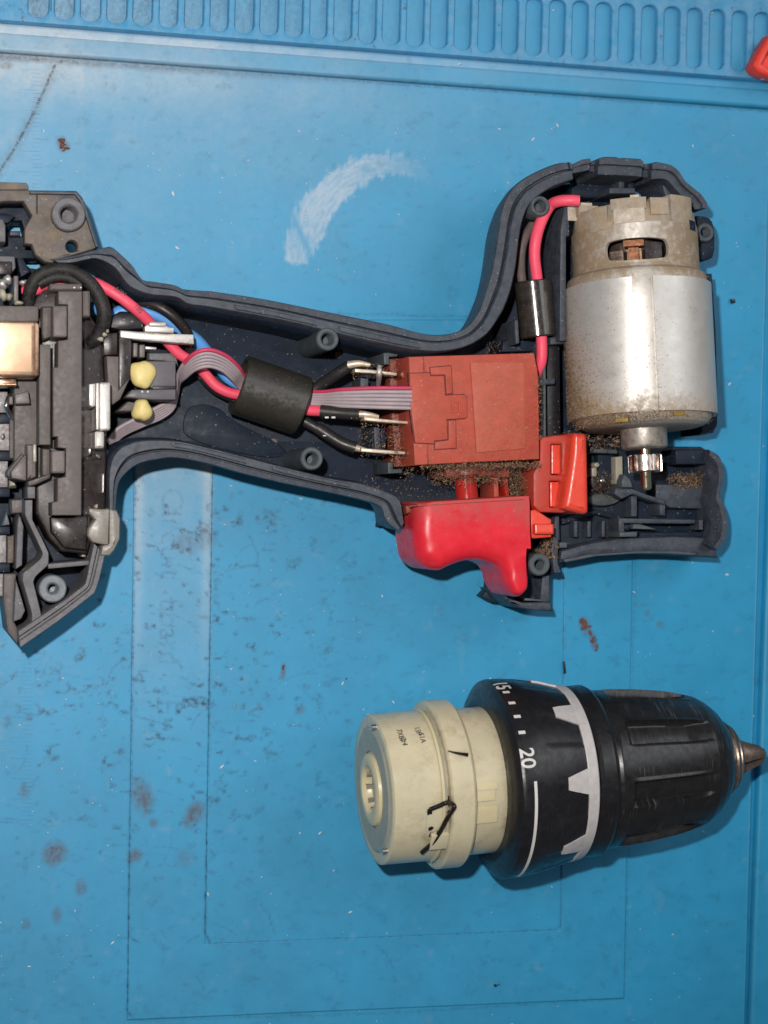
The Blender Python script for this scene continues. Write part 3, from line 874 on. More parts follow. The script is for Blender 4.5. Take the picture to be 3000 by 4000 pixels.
# step shelf inside both walls
for O, I, i0, i1 in ((RO1, RI1, .12, .98), (RO2, RI2, .12, .92)):
    a, b = along(O, I, .98, i0, i1), along(O, I, 1.22, i0, i1)
    band("inner_ledge", a, b, [(0, 6), (0, 22), (.7, 21), (1, 18), (1, 6)], m_in, hs, sm=False)

def boss(cx, cy, r, rh, zt, zb=5.5, m=None, depth=6, par=None):
    c = P(cx, cy, zt); s = scl(c); R0, H = r / s, rh / s
    prof = [(R0 * 1.04, zb), (R0, zt - .35), (R0 - .3, zt), (H + .35, zt), (H, zt - .3)]
    z = zt - .5
    k = 0
    while z > zt - depth:
        prof.append((H - (.22 if k % 2 else 0), z)); z -= .38; k += 1
    prof.append((0.02, zt - depth))
    seg = 28; V = []; Fs = []
    for rr, z in prof:
        for i in range(seg):
            a = 2 * math.pi * i / seg; V.append((c[0] + rr * math.cos(a), c[1] + rr * math.sin(a), z))
    for i in range(len(prof) - 1):
        for k in range(seg):
            k2 = (k + 1) % seg; Fs.append((i * seg + k, i * seg + k2, (i + 1) * seg + k2, (i + 1) * seg + k))
    return mk("screw_boss", V, Fs, m or m_boss, par or hs, ang=40)
boss(1280, 1324, 45, 25, 28.4); boss(1218, 1791, 45, 25, 27); boss(2111, 804, 40, 24, 28.2, zb=22, depth=4.5); boss(206, 2300, 54, 21, 26.5, m=m_bossL)
boss(268, 836, 66, 34, 29, zb=3, m=m_rimL); boss(2757, 907, 36, 20, 24); boss(2108, 2205, 44, 20, 24)
for x, y in ((828, 1658), (1069, 1727), (1321, 1386)):
    slab("ejector_mark", circ(x, y, 14, 14), 6.15, 5.9, m_brk, hs, .05)
slab("moulded_panel", chaikin([(715, 1640), (735, 1590), (800, 1575), (870, 1600), (900, 1640), (1150, 1760), (1060, 1800), (720, 1720)], 2), 6.6, 5.5, m_in, hs, .3)
# bracket plate at the upper left
brk = [(-60, 742), (116, 742), (299, 745), (321, 769), (333, 793), (386, 962), (357, 976), (290, 995), (225, 1012), (207, 1026), (178, 1024), (140, 995), (125, 954), (96, 952), (96, 894), (125, 841), (92, 786), (14, 786), (-60, 800)]
slab("bracket_under", [[(-60, 786), (125, 786), (150, 1010), (-60, 1010)], [(26, 862), (84, 862), (94, 900), (90, 922), (38, 922)]], 13, 4, m_in, hs, .4)
slab("bracket_plate", [brk, circ(280, 962, 24, 14), circ(268, 836, 40, 20)], 26, 20, m_brk, hs, .5)
slab("bracket_wall", [(116, 742), (299, 745), (321, 769), (333, 793), (386, 962), (374, 966), (322, 806), (308, 780), (292, 760), (116, 757)], 27.2, 3, m_rim, hs, .4)
slab("bracket_step", [(-60, 708), (104, 713), (112, 726), (112, 742), (-60, 742)], 21, 6, m_brk, hs, .5)
slab("bracket_seam", [(142, 757), (147, 757), (147, 830), (142, 838)], 26.3, 25, m_in, hs, .1)
slab("latch_rib", [(-40, 856), (12, 856), (22, 880), (22, 945), (-40, 945)], 23, 6, m_rimL, hs, .4)
slab("latch_post", [(38, 902), (80, 902), (80, 920), (38, 920)], 17, 3, m_rim, hs, .3)
slab("hex_bridge", [(-40, 832), (20, 832), (60, 846), (28, 872), (-40, 880)], 16, 3, m_in, hs, .4)
slab("inner_box", [(-40, 998), (58, 1000), (62, 1045), (45, 1068), (-40, 1068)], 22, 6, m_rimL, hs, .5)
slab("inner_box", [(-40, 1020), (46, 1020), (46, 1072), (-40, 1072)], 25, 6, m_brnd, hs, .5)
slab("wedge_rib", [(66, 1006), (90, 1008), (118, 1062), (82, 1082)], 20, 6, m_in, hs, .3)
# foot ribs at the lower left
FL = [(97, 1954), (97, 2012), (132, 2086), (167, 2161), (159, 2183), (87, 2240), (86, 2268), (109, 2347), (124, 2400), (120, 2448)]
FR = [(128, 1954), (127, 2031), (162, 2099), (191, 2161), (191, 2206), (139, 2253), (131, 2273), (147, 2337), (162, 2400), (172, 2425)]
band("foot_rib", FL, FR, [(0, 4), (0, 26.6), (.08, 27), (.92, 27), (1, 26.6), (1, 4)], m_rimL, hs, zp=27, sm=False, n=60)
box("foot_tab", 107, 1901, 138, 1947, 28.5, 10, m_rimL, hs, .3)
slab("foot_rib", [(75, 2009), (92, 2054), (86, 2208), (62, 2223), (68, 2049)], 25.5, 5, m_rimL, hs, .3)
slab("foot_rib", [(62, 2263), (80, 2322), (98, 2385), (82, 2418), (53, 2428)], 26, 5, m_rimL, hs, .3)
slab("foot_rib", [(185, 2203), (356, 2188), (352, 2207), (190, 2222)], 26, 5, m_rimL, hs, .3)
slab("foot_side", [(14, 2240), (64, 2240), (56, 2428), (74, 2464), (70, 2520), (29, 2469), (12, 2343)], 21, 2, m_brn, hs, .6)
slab("foot_ramp", [(86, 2225), (160, 2175), (150, 2215), (96, 2250)], 20, 6, m_brk, hs, .5)
slab("foot_floor", [(60, 1960), (350, 2120), (350, 2240), (170, 2400), (80, 2480), (50, 2400)], 9, 5, m_in, hs, .3)
# vented top behind the motor
def vent(O, I, z, zb=6):
    band("vent_rib", O, I, [(0, zb), (0, z - .5), (.06, z), (.42, z + .1), (.46, z - .9), (.96, z - 1.0), (1, z - 1.5), (1, zb)], m_rim, hs, zp=z, sm=False, n=max(8, 2 * len(O)))
vent([(2222, 631), (2234, 636)], [(2238, 702), (2244, 696)], 27)
vent([(2238, 642), (2274, 622), (2307, 618)], [(2238, 676), (2280, 668), (2308, 662)], 26)
vent([(2309, 630), (2340, 618)], [(2308, 668), (2342, 668)], 24)
vent([(2341, 617), (2362, 611), (2412, 612), (2425, 618), (2438, 615), (2509, 620), (2514, 628)], [(2341, 680), (2370, 682), (2420, 684), (2470, 686), (2512, 690)], 27)
vent([(2516, 640), (2546, 636)], [(2514, 690), (2548, 695)], 23.5)
vent([(2548, 635), (2560, 630), (2623, 642), (2653, 663), (2678, 705), (2744, 759), (2768, 795), (2763, 812)], [(2550, 700), (2585, 696), (2612, 700), (2632, 722), (2655, 750), (2690, 780), (2712, 806), (2720, 815)], 26)
box("vent_stem", 2418, 686, 2440, 737, 18, 6, m_rim, hs, .2)
box("vent_bar", 2380, 733, 2482, 756, 20, 6, m_rim, hs, .3)
slab("vent_post", circ(2468, 724, 14, 14), 17, 6, m_in, hs, .5)
slab("cap_cradle", chaikin([(2585, 690), (2625, 715), (2640, 770), (2610, 790), (2590, 740)], 1), 21, 6, m_rim, hs, .6)
slab("cap_cradle", chaikin([(2235, 720), (2330, 690), (2400, 700), (2480, 740), (2470, 770), (2230, 775)], 1), 12, 6, m_in, hs, .6)
slab("side_lug", [(2716, 842), (2745, 842), (2782, 852), (2796, 900), (2794, 1000), (2770, 1016), (2720, 1020)], 20, 4, m_in, hs, .8, smooth=1)
slab("side_wall", [(2740, 1068), (2785, 1068), (2800, 1300), (2806, 1500), (2806, 1660), (2790, 1690), (2740, 1700)], 16, 2, m_in, hs, .8)
slab("motor_fence", [(2205, 800), (2222, 800), (2225, 920), (2212, 925), (2212, 1332), (2186, 1332), (2190, 900)], 26, 6, m_rim, hs, .3)
slab("motor_fence", [(2150, 1318), (2212, 1316), (2214, 1342), (2150, 1346)], 23, 6, m_rim, hs, .3)
slab("switch_fence", [(2121, 1346), (2132, 1346), (2134, 1715), (2124, 1715)], 24, 6, m_boss, hs, .25)
slab("switch_fence", [(2134, 1346), (2192, 1346), (2196, 1715), (2136, 1715)], 20, 6, m_blk, hs, 1.2)
slab("fence_tick", [(2106, 1484), (2168, 1478), (2168, 1500), (2106, 1504)], 24.4, 18, m_rim, hs, .2)
slab("sleeve_seat", [(1965, 1330), (2060, 1330), (2160, 1345), (2150, 1372), (1960, 1375)], 17, 6, m_in, hs, .5)
slab("sleeve_seat", [(2010, 1250), (2024, 1250), (2030, 1340), (2015, 1345)], 23, 6, m_rim, hs, .3)
# clips that hold the switch
slab("switch_clip", [(1498, 1378), (1553, 1376), (1553, 1392), (1520, 1394), (1521, 1424), (1500, 1424)], 21, 6, m_boss, hs, .25)
slab("switch_clip", [(1515, 1806), (1534, 1806), (1536, 1832), (1572, 1832), (1572, 1848), (1516, 1850)], 21, 6, m_boss, hs, .25)
slab("switch_clip", [(1460, 1668), (1484, 1668), (1488, 1755), (1464, 1755)], 19, 6, m_rim, hs, .3)
slab("switch_clip", [(1486, 1672), (1506, 1672), (1510, 1755), (1490, 1755)], 17, 6, m_in, hs, .3)
slab("switch_clip", [(1408, 1475), (1440, 1480), (1440, 1515), (1408, 1515)], 15, 6, m_boss, hs, .3)
# gearbox seat at the lower right
slab("seat_floor", [(2200, 1740), (2740, 1745), (2815, 1790), (2826, 1852), (2795, 1930), (2822, 1967), (2836, 2021), (2830, 2110), (2774, 2165), (2503, 2155), (2322, 2165), (2201, 2190), (2160, 2120), (2160, 1990)], 9, 4, m_in, hs, .5)
slab("seat_rim", [(2185, 2203), (2275, 2177), (2380, 2168), (2485, 2165), (2600, 2168), (2740, 2177), (2812, 2180), (2800, 2140), (2770, 2098), (2640, 2092), (2419, 2100), (2300, 2120), (2190, 2150)], 15, 2, m_rim, hs, 1.4)
slab("seat_lip", [(2200, 2186), (2300, 2166), (2485, 2153), (2640, 2153), (2720, 2160), (2720, 2170), (2600, 2163), (2485, 2162), (2330, 2173), (2210, 2197)], 17, 10, m_boss, hs, .3)
RW = [(2774, 1756), (2819, 1786), (2830, 1852), (2816, 1930), (2832, 1970), (2845, 2021), (2840, 2100), (2806, 2150)]
RWi = [(2768, 1800), (2784, 1830), (2786, 1900), (2778, 1950), (2788, 1990), (2798, 2040), (2792, 2090), (2770, 2125)]
band("seat_end_wall", RW, RWi, [(0, 2), (0, 19), (.12, 20), (.5, 20), (.6, 19), (.95, 17), (1, 16), (1, 2)], m_rim, hs, zp=20)
slab("seat_ledge", [(2636, 1756), (2774, 1756), (2815, 1790), (2790, 1815), (2640, 1815)], 17, 5, m_in, hs, .8)
slab("seat_ledge", [(2560, 1890), (2770, 1890), (2760, 1990), (2620, 1985), (2560, 1950)], 13, 5, m_rim, hs, .8)
slab("seat_frame", [(2416, 2024), (2716, 2030), (2716, 2046), (2440, 2044), (2440, 2078), (2418, 2080)], 16.5, 5, m_rim, hs, .3)
slab("seat_block", [(2420, 2079), (2490, 2077), (2490, 2097), (2421, 2098)], 18, 5, m_boss, hs, .4)
slab("seat_vane", [(2475, 2047), (2500, 2046), (2576, 2070), (2470, 2066)], 15.5, 5, m_boss, hs, .4)
slab("seat_pin", circ(2452, 2060, 13, 16), 16, 5, m_in, hs, .5)
slab("seat_bar", [(2500, 2080), (2760, 2078), (2760, 2096), (2500, 2098)], 13, 5, m_in, hs, .4)
for x0, y0, x1, y1 in ((2465, 1937, 2490, 2019), (2577, 1952, 2600, 2014), (2730, 2030, 2748, 2070)):
    box("seat_rib", x0, y0, x1, y1, 16, 5, m_rim, hs, .4)
slab("seat_roof", [(2405, 1905), (2470, 1908), (2530, 1932), (2600, 1955), (2596, 1972), (2526, 1952), (2472, 1930), (2430, 1950), (2400, 1930)], 17.5, 8, m_rim, hs, .5)
slab("seat_roof", [(2440, 1852), (2462, 1870), (2475, 1905), (2430, 1905), (2428, 1880)], 18.5, 8, m_boss, hs, .5)
slab("seat_bowl", chaikin([(2300, 1930), (2380, 1925), (2440, 1945), (2400, 1975), (2330, 1980), (2290, 1960)], 2), 12.5, 5, m_boss, hs, 1.0)
slab("seat_disc", circ(2350, 1880, 45, 20), 11.5, 5, m_brnd, hs, .8)
slab("seat_screw", circ(2355, 1878, 9, 10), 13, 10, m_pin, hs, .3)
for x in (2243, 2295, 2351, 2398):
    box("seat_rib", x, 2035, x + 14, 2098, 13, 5, m_rim, hs, .3)
slab("seat_block", [(2185, 2118), (2216, 2118), (2218, 2140), (2185, 2142)], 17, 5, m_boss, hs, .4)
slab("seat_block", [(2160, 2010), (2186, 2015), (2188, 2110), (2162, 2110)], 16, 5, m_rim, hs, .4)
slab("seat_bar", [(2190, 2025), (2240, 2010), (2330, 1990), (2400, 2010), (2400, 2030), (2330, 2010), (2200, 2050)], 12, 5, m_in, hs, .5)
slab("seat_plate", [(2318, 1752), (2412, 1755), (2412, 1772), (2318, 1768)], 18, 5, m_boss, hs, .3)
slab("seat_plate", [(2335, 1775), (2400, 1775), (2400, 1880), (2335, 1870)], 12, 5, m_in, hs, .3)
for L, z in ((rrect(2313, 1826, 2332, 1862, 5), 14), (circ(2333, 1816, 10, 12), 15), ([(2404, 1785), (2432, 1782), (2434, 1890), (2406, 1890)], 15)):
    slab("locating_pad", L, z, 8, m_nyld, hs, .3)
# tail below the trigger
slab("tail_plate", [(1985, 2200), (2050, 2155), (2153, 2150), (2160, 2205), (2192, 2236), (2150, 2248), (2147, 2340), (2162, 2388), (2090, 2384), (2033, 2376), (1978, 2346), (1936, 2304)], 12, 3, m_in, hs, .5)
slab("tail_edge", [(1940, 2300), (1990, 2338), (2040, 2352), (2150, 2352), (2160, 2386), (2090, 2384), (2033, 2376), (1978, 2346)], 18, 3, m_rim, hs, .6)
slab("tail_edge", [(2118, 2250), (2148, 2246), (2147, 2352), (2110, 2352)], 17, 3, m_rim, hs, .5)
slab("tail_bar", [(2050, 2336), (2120, 2342), (2120, 2350), (2050, 2346)], 19, 10, m_boss, hs, .2)
slab("tail_wall", [(2153, 2150), (2170, 2010), (2186, 2010), (2180, 2200), (2194, 2236), (2165, 2240)], 18, 3, m_rim, hs, .4)

# ------------------------------------------------------------------ battery terminal block
tb = thing("terminal_block", "brown black battery terminal block with copper plate and silver blades at the left edge", "terminal block", tuple(P(220, 1600, 0)[:2]) + (6,))
slab("block_body", [(139, 1880), (139, 2000), (193, 2107), (241, 2155), (340, 2165), (352, 2125), (358, 2015), (412, 1985), (418, 1700), (412, 1560), (400, 1300), (330, 1200), (325, 1100), (200, 1100), (140, 1160), (110, 1230), (110, 1880)], 24, 6, m_brnd, tb, .8)
slab("face_plate", [(228, 1137), (321, 1137), (320, 1600), (318, 2013), (203, 2013), (203, 1963), (224, 1958), (225, 1868), (256, 1862), (257, 1752), (225, 1748), (225, 1706), (207, 1706), (207, 1435), (226, 1434), (227, 1331), (264, 1326), (264, 1190), (228, 1189)], 34, 20, m_brn, tb, .35)
box("plate_tab", 323, 1136, 352, 1237, 33, 20, m_brn, tb, .4, r=5)
box("cap_bar", 194, 1108, 321, 1135, 31, 16, m_brn, tb, .4, r=4)
for x in (291, 316): slab("cap_pip", circ(x, 1123, 4, 8), 31.5, 30.5, m_tin, tb, .1)
box("snap_clip", 207, 1194, 262, 1316, 35.6, 22, m_brn2, tb, .4, r=6)
box("snap_clip", 201, 1761, 254, 1848, 35.6, 22, m_brn2, tb, .4, r=6)
slab("clip_arm", [(163, 1196), (206, 1194), (206, 1316), (170, 1330), (160, 1300)], 29, 18, m_brn, tb, 1.2)
slab("clip_arm", [(163, 1750), (198, 1752), (200, 1856), (163, 1862)], 29, 18, m_brn, tb, 1.0)
box("side_rail", 152, 1345, 198, 1738, 33, 20, m_brn, tb, .4)
box("left_body", 55, 1470, 150, 1880, 25, 8, m_brn, tb, .6)
slab("left_body", [(150, 1240), (160, 1240), (160, 1740), (150, 1740)], 27, 8, m_brnd, tb, .4)
box("top_block", -40, 1194, 151, 1256, 31, 10, m_brn, tb, .5)
slab("copper_base", [(-40, 1252), (140, 1254), (153, 1268), (153, 1464), (140, 1470), (-40, 1470)], 37, 25, m_brz, tb, .5)
slab("copper_plate", [[(-40, 1258)] + rrect(60, 1258, 139, 1466, 14)[:10] + [(-40, 1466)]], 39.6, 33, m_cop, tb, .9, tilt=(40, 1380, -.13, .07))
slab("copper_tongue", [(-40, 1478), (62, 1478), (68, 1506), (-40, 1508)], 31, 20, m_brz, tb, .4)
box("tongue_edge", -40, 1497, 68, 1506, 32, 22, m_brz, tb, .3)
slab("side_nub", [(58, 1540), (112, 1528), (118, 1576), (60, 1578)], 30, 18, m_brn2, tb, .5)
box("side_nub", 36, 1548, 52, 1580, 27, 18, m_brn2, tb, .4)
slab("latch_wedge", [(42, 1842), (92, 1782), (103, 1774), (103, 1878), (46, 1868)], 32, 18, m_brn2, tb, .5)
slab("latch_edge", [(30, 1838), (86, 1772), (95, 1776), (40, 1846), (40, 1866), (28, 1858)], 30, 18, m_brn, tb, .4)
slab("latch_arm", [(103, 1734), (144, 1736), (144, 1864), (120, 1874), (103, 1877)], 31, 18, m_brn2, tb, 1.2)
slab("latch_foot", [(108, 1880), (200, 1848), (196, 1868), (140, 1894), (112, 1900)], 30, 14, m_brn, tb, .6)
box("pale_strip", 130, 1736, 142, 1804, 31.5, 28, m_nyld, tb, .2)  # thin strip in pale grey nylon
for x0, y0, x1, y1 in ((-40, 1655, 37, 1760), (-40, 1801, 31, 1904), (-40, 1530, 30, 1612), (-40, 2090, 25, 2198)):
    box("contact_blade", x0, y0, x1, y1, 20, 8, m_tin2, tb, .3)
for y0, y1 in ((1617, 1652), (1763, 1799), (1906, 1942), (2056, 2088), (2200, 2236)):
    box("contact_spacer", -40, y0, 54 if y0 < 1900 else 40, y1, 22, 8, m_in, tb, .5)
slab("blade_slot", circ(12, 1706, 8, 14, 13), 20.3, 19.5, m_blk, tb, .05)
box("blade_guard", 38, 1640, 54, 1790, 22.5, 8, m_brn, tb, .3)
tube("spring_wire", [(58, 1640, 24), (36, 1615, 25), (24, 1585, 26), (34, 1552, 25), (52, 1540, 24)], .55, m_pin, tb)
slab("roller", [(30, 1873), (64, 1870), (66, 1906), (34, 1908)], 18, 8, m_nyld, tb, 1.5)
slab("roller", [(40, 1948), (97, 1946), (95, 2008), (42, 2010)], 17, 8, m_brn2, tb, 1.5)
slab("roller", [(27, 2092), (58, 2090), (56, 2200), (26, 2204)], 19, 8, m_brk, tb, 1.0)
slab("contact_wedge", [(26, 1994), (39, 2050), (9, 2054)], 20, 8, m_rimL, tb, .4)
box("contact_blade", -40, 2238, 20, 2330, 18, 8, m_tin2, tb, .4)
# silver blades on the right flank
slab("silver_blade", rrect(388, 1492, 432, 1682, 10), 34, 16, m_tin, tb, .6)
box("silver_blade", 376, 1496, 387, 1678, 33.2, 16, m_tin, tb, .25)
slab("silver_blade", [(347, 1499), (374, 1496), (374, 1585), (362, 1592), (347, 1583)], 32, 18, m_tin, tb, .6)
slab("silver_blade", rrect(369, 1684, 408, 1752, 8), 32.5, 16, m_tin, tb, .6)
slab("solder_drip", [(344, 1750), (354, 1745), (357, 1772), (348, 1778)], 29, 22, m_tin, tb, .5)
slab("solder_drip", [(372, 1770), (394, 1778), (392, 1794), (376, 1786)], 28, 20, m_brn2, tb, .5)
slab("solder_drip", [(400, 1850), (407, 1850), (406, 1925), (399, 1925)], 26, 20, m_tin, tb, .3)
slab("dark_gusset", [(415, 1390), (465, 1392), (465, 1520), (512, 1470), (470, 1560), (440, 1582), (416, 1540), (420, 1480)], 27, 8, m_brn, tb, .5)
slab("dark_gusset", [(463, 1300), (516, 1300), (513, 1480), (463, 1530)], 25, 8, m_brnd, tb, .6)
slab("dark_gusset", [(400, 1300), (462, 1296), (462, 1388), (404, 1390)], 26, 8, m_brnd, tb, 1.0)
slab("dark_gusset", [(456, 1608), (500, 1568), (530, 1572), (520, 1606)], 23, 8, m_brn, tb, .5)
box("vertical_pin", 521, 1340, 538, 1394, 23, 10, m_brn2, tb, .3)
box("vertical_pin", 545, 1346, 566, 1396, 23, 10, m_brn2, tb, .3)
slab("lower_leg", [(352, 2020), (425, 1990), (428, 1760), (412, 1750), (360, 1900)], 21, 6, m_blk, tb, .6)
slab("corner_post", rrect(318, 2158, 336, 2176, 5), 20, 8, m_tin, tb, .4)
slab("lower_skirt", [(225, 2015), (345, 2013), (342, 2100), (338, 2150), (250, 2140), (200, 2080), (196, 2020)], 27, 8, m_brnd, tb, .8)
slab("post", [(54, 1077), (72, 1077), (72, 1178), (54, 1178)], 27, 8, m_brn2, tb, .4)

def blob(name, cx, cy, rx, ry, z, h, m, parent=None, seed=0, n=20, k=10, top=None, amp=.16):
    """a soft lump lying on what is below it"""
    rg = random.Random(seed); ph = [rg.uniform(0, 6.28) for _ in range(6)]
    V = []; Fs = []
    for i in range(k + 1):
        th = math.pi * i / k
        for j in range(n):
            a = 2 * math.pi * j / n
            w = 1 + amp * math.sin(th) * (math.sin(2 * a + ph[0]) + .6 * math.sin(3 * a + ph[1]) + .4 * math.sin(5 * a + ph[2]))
            s = math.sin(th) ** .8 * w
            zz = z + h * math.cos(th) * (1 + .10 * math.sin(th) * math.sin(2 * a + ph[3]))
            p = P(cx + rx * s * math.cos(a), cy + ry * s * math.sin(a), z); V.append((p[0], p[1], zz))
    for i in range(k):
        for j in range(n):
            j2 = (j + 1) % n; Fs.append((i * n + j, i * n + j2, (i + 1) * n + j2, (i + 1) * n + j))
    bm = bmesh.new(); vs = [bm.verts.new(v) for v in V]
    for f in Fs: bm.faces.new([vs[i] for i in f])
    bmesh.ops.remove_doubles(bm, verts=bm.verts, dist=.004); bmesh.ops.recalc_face_normals(bm, faces=bm.faces)
    bm.verts.index_update(); V = [tuple(v.co) for v in bm.verts]; Fs = [[v.index for v in f.verts] for f in bm.faces]; bm.free()
    return mk(name, V, Fs, m, parent, ang=80, top=top)
for i, (x, y, a, b, z) in enumerate(((30, 1092, 18, 17, 27), (8, 1110, 16, 22, 26), (10, 1150, 18, 26, 24), (34, 1160, 14, 18, 23), (72, 1184, 16, 10, 31), (122, 1150, 8, 22, 24))):
    blob("solder_lump", x, y, a, b, z, 1.6, m_tin if i < 2 else m_nyld, tb, i)
for i, (x, y) in enumerate(((415, 1290), (392, 1325), (406, 1306))):
    blob("solder_lump", x, y, 12, 11, 27.5, 1.0, m_nyld, tb, i + 20)
blob("solder_lump", 90, 1104, 16, 12, 24, 1.2, m_tin, tb, 44)

# black loop of cable over the block
tube("cable_loop", [(108, 1195, 24), (118, 1130, 26), (150, 1078, 27), (205, 1054, 27), (262, 1054, 27), (320, 1078, 28), (366, 1122, 28.5), (398, 1185, 29), (407, 1240, 28.5), (394, 1288, 27), (372, 1325, 26), (352, 1340, 24.5)],
     [1.5, 1.5, 1.5, 1.5, 1.5, 1.5, 1.6, 1.7, 1.7, 1.7, 1.6, 1.5], m_loop, seg=18,
     top=("thick black rubber loop arching over the top of the terminal block", "cable loop", tuple(P(262, 1150, 24))))
tube("rubber_collar", [(150, 1110, 26.5), (205, 1085, 27), (262, 1085, 27), (318, 1108, 27)], 1.25, m_loop,
     top=("thin dull black rubber band tucked inside the thick loop", "rubber band", tuple(P(240, 1090, 26))))

# power tab (silver bar with black body)
pt = thing("power_tab", "silver power tab with a black body sitting right of the rubber loop", "terminal", tuple(P(600, 1300, 0)[:2]) + (14,))
slab("black_body", [(441, 1232), (470, 1215), (556, 1220), (566, 1285), (470, 1290), (428, 1280)], 25, 12, m_blk, pt, .9)
slab("silver_bar", [(470, 1290), (560, 1296), (640, 1302), (757, 1306), (759, 1345), (690, 1340), (560, 1330), (470, 1318)], 26, 22.5, m_tin, pt, .4)
slab("silver_bump", [(564, 1276), (580, 1262), (640, 1262), (660, 1276), (682, 1280), (680, 1300), (566, 1296)], 27.2, 24, m_tin, pt, .5)
slab("silver_bump", rrect(582, 1256, 650, 1276, 8), 28, 25, m_tin, pt, .5)
slab("lower_lead", [(568, 1352), (612, 1356), (612, 1366), (568, 1364)], 22, 18, m_tin, pt, .3)

# grey plug and glue
pg = thing("ribbon_plug", "grey plastic ribbon plug beside the yellow glue in the handle end", "plug", tuple(P(600, 1480, 0)[:2]) + (8,))
slab("plug_body", [(560, 1410), (687, 1411), (687, 1506), (680, 1520), (600, 1520), (560, 1500)], 23, 10, m_plug, pg, .4)
slab("plug_flange", [(516, 1522), (687, 1520), (687, 1562), (600, 1562), (487, 1552)], 24.5, 10, m_plug, pg, .4)
box("plug_slot", 598, 1507, 684, 1521, 23.2, 20, m_blk, pg, .2)
slab("plug_top", [(580, 1376), (690, 1376), (700, 1430), (640, 1412), (580, 1408)], 19, 8, m_rimL, pg, 1.0)
for x in (556, 578): slab("plug_pin", circ(x, 1530, 5, 8), 25, 24, m_prt, pg, .2)
o1 = blob("glue_blob", 556, 1462, 48, 60, 24.0, 1.9, m_glu, None, 3, 28, 12, top=("large rounded yellow glue blob on the grey plug", "glue", tuple(P(556, 1462, 22))), amp=.11)
o2 = blob("glue_blob", 554, 1602, 36, 50, 22.0, 2.4, m_glu, None, 8, 28, 12, top=("smaller lopsided yellow glue blob below the grey plug by the ribbon", "glue", tuple(P(556, 1603, 19))), amp=.13)
for o in (o1, o2): o['group'] = "yellow glue on the ribbon plug"

# ribbon cable
rb = thing("ribbon_cable", "flat grey ribbon cable with a magenta edge running from the plug through the black sleeve", "ribbon cable", tuple(P(900, 1450, 0)[:2]) + (8,))
A = [(417, 1722, 14), (460, 1672, 14.5), (540, 1628, 15), (610, 1590, 15), (664, 1560, 15), (684, 1520, 17), (692, 1470, 20), (715, 1420, 24), (760, 1375, 27), (815, 1360, 28), (880, 1382, 27), (930, 1425, 24), (962, 1470, 20), (1000, 1510, 17)]
B = [(432, 1750, 10), (480, 1702, 11), (560, 1664, 12), (630, 1636, 12), (676, 1598, 12), (692, 1540, 13), (700, 1500, 15), (725, 1478, 20), (765, 1448, 24), (815, 1436, 25), (865, 1450, 24), (900, 1480, 22), (930, 1512, 18), (970, 1550, 16)]
CA, CB = catmull([P(*p) for p in A], 9), catmull([P(*p) for p in B], 9)
for k in range(6):
    f = (k + .5) / 6
    C = CA + (CB - CA) * f
    if k == 0:
        h = int(len(C) * .55)
        V, Fs = tube_geo(C[h:], .52, 8); mk("ribbon_strand", V, Fs, m_wpnk, rb, ang=60); C = C[:h + 1]
    V, Fs = tube_geo(C, .52, 8)
    mk("ribbon_strand", V, Fs, m_wgry, rb, ang=60)
A = [(1195, 1524, 18), (1260, 1526, 21), (1340, 1515, 25), (1450, 1509, 28), (1540, 1508, 30), (1608, 1508, 31.6)]
B = [(1195, 1582, 18), (1260, 1584, 20), (1340, 1592, 24), (1450, 1597, 27), (1540, 1600, 29), (1614, 1602, 31.0)]
CA, CB = catmull([P(*p) for p in A], 8), catmull([P(*p) for p in B], 8)
for k in range(6):
    C = CA + (CB - CA) * ((k + .5) / 6)
    V, Fs = tube_geo(C, .50, 8)
    mk("ribbon_strand", V, Fs, m_wpnk if k == 0 else m_wgry, rb, ang=60)

# wires in the handle
rw = thing("red_wire", "thick pink red wire curving from the terminal block into the black sleeve", "wire", tuple(P(600, 1250, 0)[:2]) + (10,))
tube("insulation", [(90, 1140, 23), (140, 1132, 24), (180, 1110, 24), (300, 1090, 25), (371, 1106, 26), (450, 1148, 27), (520, 1200, 27), (580, 1255, 24), (640, 1320, 20), (700, 1382, 19), (760, 1420, 18), (800, 1460, 17), (845, 1508, 17), (900, 1535, 17), (960, 1545, 17), (1100, 1570, 17), (1190, 1600, 19), (1258, 1606, 21)], 1.28, m_wred, rw)
pv, pf = [], []
for s, (x, y, an) in (("A3M", (445, 1130, -36)), ("105", (522, 1196, -50))):
    V, Fs = text_geo(s, 1.5, .02); c = P(x, y, 28.3); ca, sa = math.cos(R_(an)), math.sin(R_(an))
    mk("printed_code", [(c[0] + v[0] * ca - v[1] * sa, c[1] + v[0] * sa + v[1] * ca, c[2] + v[2]) for v in V], Fs, m_ink, rw, ang=None)
tube("heat_shrink", [(1252, 1606, 21.3), (1330, 1613, 23), (1406, 1618, 25)], 1.55, m_wblk, rw)
tube("bare_strands", [(1404, 1617, 25), (1440, 1620, 26), (1478, 1628, 26)], [.9, .7, .5], m_term, rw)
bw = thing("black_wire", "black wire curving beside the red wire and out to the lowest switch terminal", "wire", tuple(P(700, 1300, 0)[:2]) + (10,))
tube("insulation", [(470, 1160, 15), (554, 1178, 17), (627, 1202, 19), (690, 1248, 19), (735, 1310, 17), (745, 1380, 14), (770, 1440, 13), (830, 1510, 13), (920, 1555, 14), (1100, 1600, 15), (1188, 1645, 17), (1250, 1680, 18), (1300, 1712, 19)], 1.3, m_wblk, bw)
tube("heat_shrink", [(1240, 1672, 18.5), (1327, 1727, 20), (1389, 1750, 21)], 1.5, m_wblk, bw)
tube("bare_strands", [(1386, 1749, 21), (1412, 1755, 22), (1440, 1762, 22)], [.9, .7, .5], m_term, bw)
